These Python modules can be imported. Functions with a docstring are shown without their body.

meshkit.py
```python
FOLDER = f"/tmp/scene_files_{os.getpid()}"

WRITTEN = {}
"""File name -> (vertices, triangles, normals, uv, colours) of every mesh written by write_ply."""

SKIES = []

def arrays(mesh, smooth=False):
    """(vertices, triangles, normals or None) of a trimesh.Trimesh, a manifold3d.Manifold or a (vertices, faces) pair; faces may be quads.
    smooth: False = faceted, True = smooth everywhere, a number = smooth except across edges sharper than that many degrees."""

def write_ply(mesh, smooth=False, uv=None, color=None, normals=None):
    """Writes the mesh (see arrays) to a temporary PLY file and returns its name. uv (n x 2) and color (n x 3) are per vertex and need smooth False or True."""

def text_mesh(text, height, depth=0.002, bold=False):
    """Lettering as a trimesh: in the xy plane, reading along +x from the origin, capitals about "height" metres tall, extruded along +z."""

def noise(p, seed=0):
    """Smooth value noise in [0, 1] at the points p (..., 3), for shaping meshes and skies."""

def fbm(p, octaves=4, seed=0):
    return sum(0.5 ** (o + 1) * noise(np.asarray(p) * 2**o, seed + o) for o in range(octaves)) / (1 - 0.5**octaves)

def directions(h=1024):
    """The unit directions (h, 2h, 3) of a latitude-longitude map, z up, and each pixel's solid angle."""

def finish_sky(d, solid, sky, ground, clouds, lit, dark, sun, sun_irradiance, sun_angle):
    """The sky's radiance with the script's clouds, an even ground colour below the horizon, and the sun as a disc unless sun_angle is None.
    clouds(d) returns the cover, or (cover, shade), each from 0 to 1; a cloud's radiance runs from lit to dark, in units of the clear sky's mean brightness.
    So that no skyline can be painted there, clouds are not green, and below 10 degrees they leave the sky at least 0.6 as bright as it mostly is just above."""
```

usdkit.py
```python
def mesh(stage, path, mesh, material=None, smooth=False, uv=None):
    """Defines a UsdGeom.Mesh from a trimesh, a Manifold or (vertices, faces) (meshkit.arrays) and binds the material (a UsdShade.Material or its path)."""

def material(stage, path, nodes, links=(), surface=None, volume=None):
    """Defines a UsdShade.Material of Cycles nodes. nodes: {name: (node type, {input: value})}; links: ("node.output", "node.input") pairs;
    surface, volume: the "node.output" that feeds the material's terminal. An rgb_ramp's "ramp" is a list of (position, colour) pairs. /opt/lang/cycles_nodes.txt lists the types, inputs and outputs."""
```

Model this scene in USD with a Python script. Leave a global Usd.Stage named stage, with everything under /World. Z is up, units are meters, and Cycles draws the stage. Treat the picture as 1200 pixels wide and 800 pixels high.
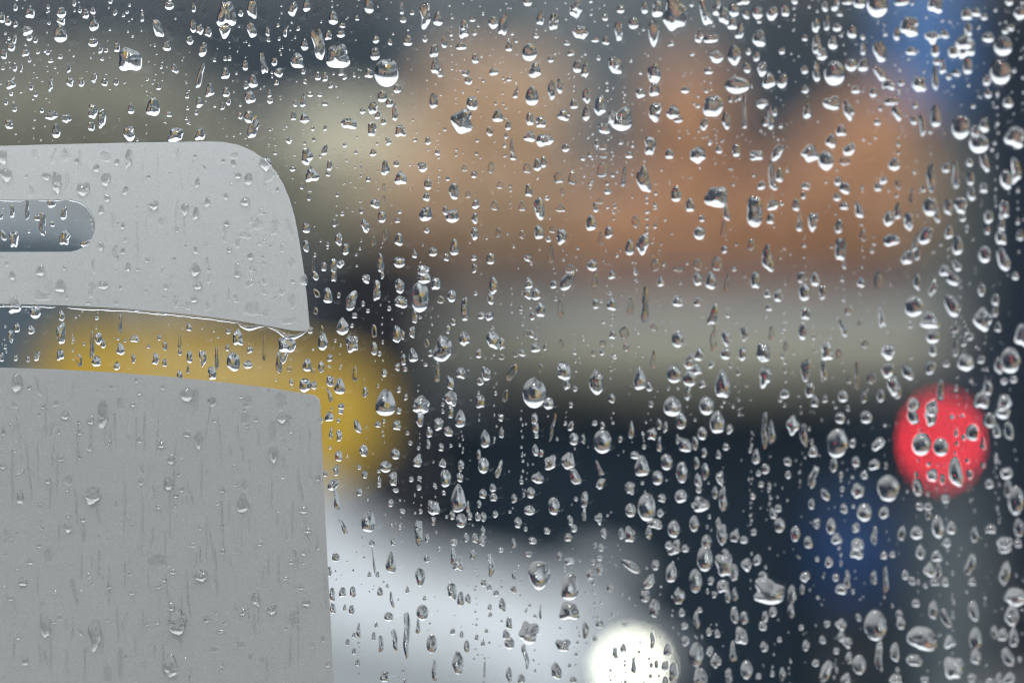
import math, random, numpy as np, trimesh, usdkit, meshkit, shapely
from shapely.geometry import Polygon, LineString
from shapely import affinity
from pxr import Usd, UsdGeom, UsdLux, UsdShade, Gf, Sdf

stage = Usd.Stage.CreateInMemory()
UsdGeom.SetStageUpAxis(stage, UsdGeom.Tokens.z)
UsdGeom.SetStageMetersPerUnit(stage, 1.0)
UsdGeom.Xform.Define(stage, '/World'); UsdGeom.Scope.Define(stage, '/World/Looks')

# ---------------------------------------------------------------- camera, sky, sun
CAM = np.array([0.0, -1.0, 1.3])
K = 0.0003                                   # 36 mm / 100 mm / 1200: metres per photo pixel, one metre away
cam = UsdGeom.Camera.Define(stage, '/World/camera')
cam.AddTranslateOp().Set(Gf.Vec3d(*CAM)); cam.AddRotateXOp().Set(90)
cam.CreateFocalLengthAttr(100.0); cam.CreateHorizontalApertureAttr(36.0); cam.CreateVerticalApertureAttr(36.0 * 682 / 1024)
cam.CreateFStopAttr(2.8); cam.CreateFocusDistanceAttr(1.017)
cam.CreateClippingRangeAttr(Gf.Vec2f(0.05, 2000)); cam.CreateExposureAttr(0.0)

SUN_AZ, SUN_EL = math.radians(200), math.radians(60)      # azimuth clockwise from +y
dome = UsdLux.DomeLight.Define(stage, '/World/sky')
dome_mat = usdkit.material(stage, '/World/Looks/sky_look', {
    'sky': ('sky_texture', {'sky_type': 'single_scattering', 'sun_disc': False, 'sun_elevation': SUN_EL, 'sun_rotation': SUN_AZ, 'aerosol_density': 3.0}),
    'tc': ('texture_coordinate', {}),
    'map': ('mapping', {'scale': (1.0, 1.0, 2.2)}),
    'n': ('noise_texture', {'scale': 2.2, 'detail': 5, 'roughness': 0.55}),
    'r': ('rgb_ramp', {'ramp': [(0.3, (13.0, 13.7, 14.8)), (0.7, (20.5, 20.8, 21.4))]}),
    'm': ('mix_color', {'fac': 0.88, 'use_clamp': False}),
    'xyz': ('separate_xyz', {}), 'el': ('map_range', {'from_min': 0.0, 'from_max': 1.0, 'to_min': 0.85, 'to_max': 1.5, 'clamp': True}),
    'oc': ('mix_color', {'blend_type': 'multiply', 'fac': 1.0, 'use_clamp': False}),
    'bg': ('background_shader', {'strength': 0.083}),
}, [('tc.generated', 'map.vector'), ('map.vector', 'n.vector'), ('n.fac', 'r.fac'), ('sky.color', 'm.a'), ('r.color', 'm.b'), ('tc.generated', 'xyz.vector'), ('xyz.z', 'el.value'), ('m.result', 'oc.a'), ('el.result', 'oc.b'), ('oc.result', 'bg.color')], surface='bg.background')
UsdShade.MaterialBindingAPI.Apply(dome.GetPrim()).Bind(dome_mat)
dome.GetPrim().SetCustomDataByKey('kind', 'structure')
sun = UsdLux.DistantLight.Define(stage, '/World/sun')
sun.CreateIntensityAttr(0.4); sun.CreateAngleAttr(12.0); sun.CreateNormalizeAttr(True); sun.CreateColorAttr(Gf.Vec3f(1, 0.97, 0.92))
sun.AddRotateZOp().Set(-math.degrees(SUN_AZ)); sun.AddRotateXOp().Set(math.degrees(SUN_EL) - 90 + 180 - 180)
sun.ClearXformOpOrder()
_d = np.array([math.sin(SUN_AZ) * math.cos(SUN_EL), math.cos(SUN_AZ) * math.cos(SUN_EL), math.sin(SUN_EL)])
sun.AddTransformOp().Set(Gf.Matrix4d().SetRotate(Gf.Rotation(Gf.Vec3d(0, 0, 1), Gf.Vec3d(*_d))))

# ---------------------------------------------------------------- helpers
used = {}
def numbered(parent, name):
    k = (parent, name); n = used.get(k, -1) + 1; used[k] = n
    return f'{parent}/{name}' if n == 0 else f'{parent}/{name}_{n:03d}'
def tag(p, label=None, cat=None, group=None, kind=None):
    p = p.GetPrim() if hasattr(p, 'GetPrim') else p
    for k, v in (('label', label), ('category', cat), ('group', group), ('kind', kind)):
        if v: p.SetCustomDataByKey(k, v)
    return p
def thing(name, label, cat, loc=(0, 0, 0), rz=0, group=None):
    x = UsdGeom.Xform.Define(stage, numbered('/World', name))
    x.AddTranslateOp().Set(Gf.Vec3d(*map(float, loc)))
    if rz: x.AddRotateZOp().Set(float(rz))
    return tag(x, label, cat, group)
def obj(name, mesh, mat, parent=None, smooth=35):
    base = str(parent.GetPath()) if parent is not None else '/World'
    if isinstance(mesh, (list, tuple)) and not isinstance(mesh[0], np.ndarray): mesh = trimesh.util.concatenate(list(mesh))
    return usdkit.mesh(stage, numbered(base, name), mesh, mat, smooth=smooth).GetPrim()
def shift(m, x=0, y=0, z=0):
    m = m.copy(); m.apply_translation((x, y, z)); return m
def box(x0, x1, y0, y1, z0, z1, bev=0.0):
    if bev <= 0:
        m = trimesh.creation.box((x1 - x0, y1 - y0, z1 - z0))
    else:
        b = min(bev, (x1 - x0) / 2.2, (y1 - y0) / 2.2, (z1 - z0) / 2.2)
        pts = []
        for sx in (-1, 1):
            for sy in (-1, 1):
                for sz in (-1, 1):
                    c = np.array([sx * ((x1 - x0) / 2 - b), sy * ((y1 - y0) / 2 - b), sz * ((z1 - z0) / 2 - b)])
                    for v in trimesh.creation.icosphere(subdivisions=1).vertices: pts.append(c + b * v)
        m = trimesh.convex.convex_hull(np.array(pts))
    m.apply_translation(((x0 + x1) / 2, (y0 + y1) / 2, (z0 + z1) / 2)); return m
def rod(a, b, r, n=14):
    return trimesh.creation.cylinder(radius=r, segment=[a, b], sections=n)
def lathe(profile, n=48):
    return trimesh.creation.revolve(np.array(profile, float), sections=n)
def mat(name, color, rough=0.6, metal=0.0, vary=0.15, scale=6.0, bump=0.0, **kw):
    c = np.array(color, float)
    nodes = {'tc': ('texture_coordinate', {}), 'n': ('noise_texture', {'scale': scale, 'detail': 5, 'roughness': 0.6}),
             'r': ('rgb_ramp', {'ramp': [(0.25, tuple(c * (1 - vary))), (0.75, tuple(np.minimum(c * (1 + vary), 1)))]}),
             'p': ('principled_bsdf', {'roughness': rough, 'metallic': metal, **kw})}
    links = [('tc.object', 'n.vector'), ('n.fac', 'r.fac'), ('r.color', 'p.base_color')]
    if bump:
        nodes['b'] = ('bump', {'strength': 0.5, 'distance': bump}); links += [('n.fac', 'b.height'), ('b.normal', 'p.normal')]
    return usdkit.material(stage, f'/World/Looks/{name}', nodes, links, surface='p.BSDF')
def emit(name, color, strength):
    return usdkit.material(stage, f'/World/Looks/{name}', {'e': ('emission', {'color': color, 'strength': strength})}, surface='e.emission')
def leafmat(name, color, color2):
    return usdkit.material(stage, f'/World/Looks/{name}', {
        'g': ('geometry', {}), 'r': ('rgb_ramp', {'ramp': [(0.0, color), (1.0, color2)]}),
        'd': ('principled_bsdf', {'roughness': 0.55}), 't': ('translucent_bsdf', {}), 'm': ('mix_closure', {'fac': 0.25})},
        [('g.random_per_island', 'r.fac'), ('r.color', 'd.base_color'), ('r.color', 't.color'), ('d.BSDF', 'm.closure1'), ('t.BSDF', 'm.closure2')], surface='m.closure')

# ---------------------------------------------------------------- materials
WATER = usdkit.material(stage, '/World/Looks/water', {'g': ('glass_bsdf', {'color': (0.995, 0.998, 1.0), 'roughness': 0.0, 'IOR': 1.333})}, surface='g.BSDF')
def thinwater(name, part): return usdkit.material(stage, '/World/Looks/' + name, {'g': ('glass_bsdf', {'color': (1, 1, 1), 'roughness': 0.0, 'IOR': 1.333}), 't': ('transparent_bsdf', {}), 'm': ('mix_closure', {'fac': part})},
    [('g.BSDF', 'm.closure1'), ('t.BSDF', 'm.closure2')], surface='m.closure')
FILM, BEAD = thinwater('water_film_look', 0.42), thinwater('sticker_water', 0.0)
PANE = usdkit.material(stage, '/World/Looks/window_glass', {
    'f': ('fresnel', {'IOR': 1.4}), 't': ('transparent_bsdf', {'color': (0.975, 0.985, 0.982)}), 'g': ('glossy_bsdf', {'color': (1, 1, 1), 'roughness': 0.0}), 'm': ('mix_closure', {})},
    [('f.fac', 'm.fac'), ('t.BSDF', 'm.closure1'), ('g.BSDF', 'm.closure2')], surface='m.closure')
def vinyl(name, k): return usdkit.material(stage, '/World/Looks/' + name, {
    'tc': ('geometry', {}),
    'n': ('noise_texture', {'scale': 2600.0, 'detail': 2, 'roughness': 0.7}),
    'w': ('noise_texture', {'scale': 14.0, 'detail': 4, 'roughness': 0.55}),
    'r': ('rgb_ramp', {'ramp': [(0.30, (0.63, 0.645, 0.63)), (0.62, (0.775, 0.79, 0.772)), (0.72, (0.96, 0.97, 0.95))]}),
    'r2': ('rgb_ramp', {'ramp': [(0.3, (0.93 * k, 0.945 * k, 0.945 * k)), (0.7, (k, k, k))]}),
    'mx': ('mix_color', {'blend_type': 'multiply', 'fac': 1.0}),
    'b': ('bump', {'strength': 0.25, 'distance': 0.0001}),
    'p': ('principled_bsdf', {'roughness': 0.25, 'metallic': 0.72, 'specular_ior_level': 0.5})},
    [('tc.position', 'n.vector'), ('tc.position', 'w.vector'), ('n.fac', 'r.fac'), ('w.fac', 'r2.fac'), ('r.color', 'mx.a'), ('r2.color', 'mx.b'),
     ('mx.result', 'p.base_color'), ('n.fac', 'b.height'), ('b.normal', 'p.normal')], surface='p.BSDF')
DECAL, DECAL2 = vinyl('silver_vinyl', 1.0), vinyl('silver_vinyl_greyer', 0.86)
ALU = mat('brushed_aluminium', (0.55, 0.56, 0.57), 0.35, 0.9, 0.05, 40)
DARKMETAL = mat('dark_metal', (0.05, 0.055, 0.06), 0.45, 0.3, 0.2, 8)
BLACK = mat('black_plastic', (0.012, 0.013, 0.016), 0.4, 0, 0.2, 8, specular_ior_level=0.2)
RUBBER = mat('tyre_rubber', (0.018, 0.018, 0.019), 0.8, 0, 0.2, 30)
CONCRETE = mat('light_concrete_paving', (0.15, 0.153, 0.152), 0.5, 0, 0.2, 1.2)
ASPHALT = mat('wet_asphalt', (0.055, 0.058, 0.062), 0.35, 0, 0.3, 2.0)
KERB = mat('kerb_stone', (0.3, 0.3, 0.29), 0.7, 0, 0.15, 3)
PAINT = mat('road_paint', (0.75, 0.75, 0.72), 0.6, 0, 0.1, 5)
WHITECAR = mat('white_car_paint', (0.35, 0.38, 0.40), 0.45, 0, 0.02, 2, coat_weight=0.2)
CARGLASS = mat('car_glass', (0.03, 0.05, 0.065), 0.08, 0, 0.1, 2)
YELLOW = mat('yellow_enamel', (0.40, 0.255, 0.018), 0.5, 0, 0.06, 5)
STONE = mat('beige_stone', (0.54, 0.515, 0.405), 0.75, 0, 0.12, 7, 0.004)
RIM = mat('blue_grey_rim_shade', (0.08, 0.10, 0.14), 0.7, 0, 0.12, 6)  # dark blue-grey paints the shading gap under the shrubs onto the rim
SLATE = mat('dark_slate', (0.006, 0.017, 0.030), 0.6, 0, 0.3, 4, specular_ior_level=0.2)
BARK = mat('bark', (0.10, 0.075, 0.05), 0.85, 0, 0.3, 20, 0.004)
POT = mat('grey_pot', (0.16, 0.16, 0.15), 0.7, 0, 0.2, 8)
GREYMETAL = mat('grey_painted_metal', (0.15, 0.19, 0.205), 0.5, 0, 0.1, 6)
NAVY = mat('navy_cladding', (0.008, 0.017, 0.031), 0.4, 0, 0.2, 3, specular_ior_level=0.2)
BLUE = mat('blue_sign', (0.05, 0.135, 0.32), 0.5, 0, 0.06, 4)
DEEPBLUE = mat('deep_blue_plastic', (0.005, 0.04, 0.14), 0.45, 0, 0.08, 5)
REDLENS = emit('red_lamp_lens', (1.0, 0.032, 0.052), 16.0)
HEADLAMP = emit('headlamp_lens', (1.0, 0.985, 0.80), 14.0)
CHROME = mat('lamp_bowl', (0.30, 0.32, 0.33), 0.4, 0.3, 0.03, 5)

# ---------------------------------------------------------------- the window pane and its own frame of reference
PHI = math.radians(8.0)
O = np.array([0, 0, 1.3]); U = np.array([math.cos(PHI), -math.sin(PHI), 0]); Z = np.array([0, 0, 1.0]); N = np.array([-math.sin(PHI), -math.cos(PHI), 0])
def uv(px, py):
    """photo pixel -> (u, v) on the pane's front, and metres per pixel there"""
    d = np.array([(px - 600) * K, 1.0, (400 - py) * K])
    t = np.dot(O - CAM, N) / np.dot(d, N)
    p = CAM + t * d - O
    return np.dot(p, U), p[2], t * K
def on_pane(q):
    q = np.asarray(q, float); return O + q[:, :1] * U + q[:, 1:2] * Z + q[:, 2:3] * N
def pane_mesh(m):
    m = m.copy(); m.vertices = on_pane(m.vertices); return m

win = thing('window_panel', 'tall clear glass panel in an aluminium frame, wet with rain and carrying the grey stickers', 'window', (0, 0, 0))
obj('glass_pane', pane_mesh(box(-0.80, 0.70, -0.70, 0.85, -0.008, 0.0)), PANE, win, smooth=False)
for a in ((-0.83, -0.80, -1.3, 0.88), (0.70, 0.73, -1.3, 0.88)):
    obj('frame_post', pane_mesh(box(a[0], a[1], a[2], a[3], -0.03, 0.02, 0.003)), ALU, win)
for a in ((-0.80, 0.70, 0.85, 0.88), (-0.80, 0.70, -0.73, -0.70)):
    obj('frame_rail', pane_mesh(box(a[0], a[1], a[2], a[3], -0.03, 0.02, 0.003)), ALU, win)

# ---------------------------------------------------------------- the grey stickers
def px_poly(pts): return Polygon([uv(x, y)[:2] for x, y in pts])
def mirrored(right, axis=-150): return right + [(2 * axis - x, y) for x, y in reversed(right)]
def arc(cx, cy, rx, ry, a0, a1, n=14): return [(cx + rx * math.cos(math.radians(a)), cy + ry * math.sin(math.radians(a))) for a in np.linspace(a0, a1, n)]
top_edge = [(-150, 176), (-60, 173), (60, 169.5), (150, 167.5), (240, 166)]
corner = [(262, 166.5), (280, 170), (296, 177), (310, 187), (322, 200), (332, 216), (340, 235), (346, 256), (351, 282), (356, 315), (360, 350), (363, 383), (361, 388)]
low_edge = [(345, 387.5), (315, 382), (280, 376), (245, 371), (210, 367), (140, 361), (70, 357.5), (0, 356), (-150, 354.5)]
upper = px_poly(mirrored(top_edge + corner + low_edge))
slot_right = [(-150, 235), (-40, 234.5), (78, 234)] + arc(80, 264.5, 32, 30.5, -85, 85) + [(78, 295), (-150, 296)]
slot = px_poly(mirrored(slot_right))
lower = px_poly(mirrored([(-150, 430), (0, 430.5), (65, 432.5), (130, 436), (195, 441), (260, 447.5), (320, 455), (362, 461.5), (370, 463.5), (374.5, 468), (376, 476),
                          (379, 560), (383, 640), (387, 720), (391, 800), (394, 860), (-150, 864)]))
upper = upper.difference(slot)
TH = 0.0005
def sticker(name, poly, label, DECAL):
    m = trimesh.creation.extrude_polygon(poly, TH, engine='earcut'); m.apply_translation((0, 0, 0.0001))
    return tag(obj(name, pane_mesh(m), DECAL, None, smooth=False), label, 'sticker', 'silver grey stickers on the glass')
sticker('window_sticker', upper, 'upper silver grey sticker with a rounded corner and a long slot cut in it', DECAL)
sticker('window_sticker', lower, 'lower silver grey sticker, a plain slab with a gently sloping top edge', DECAL2)

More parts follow.
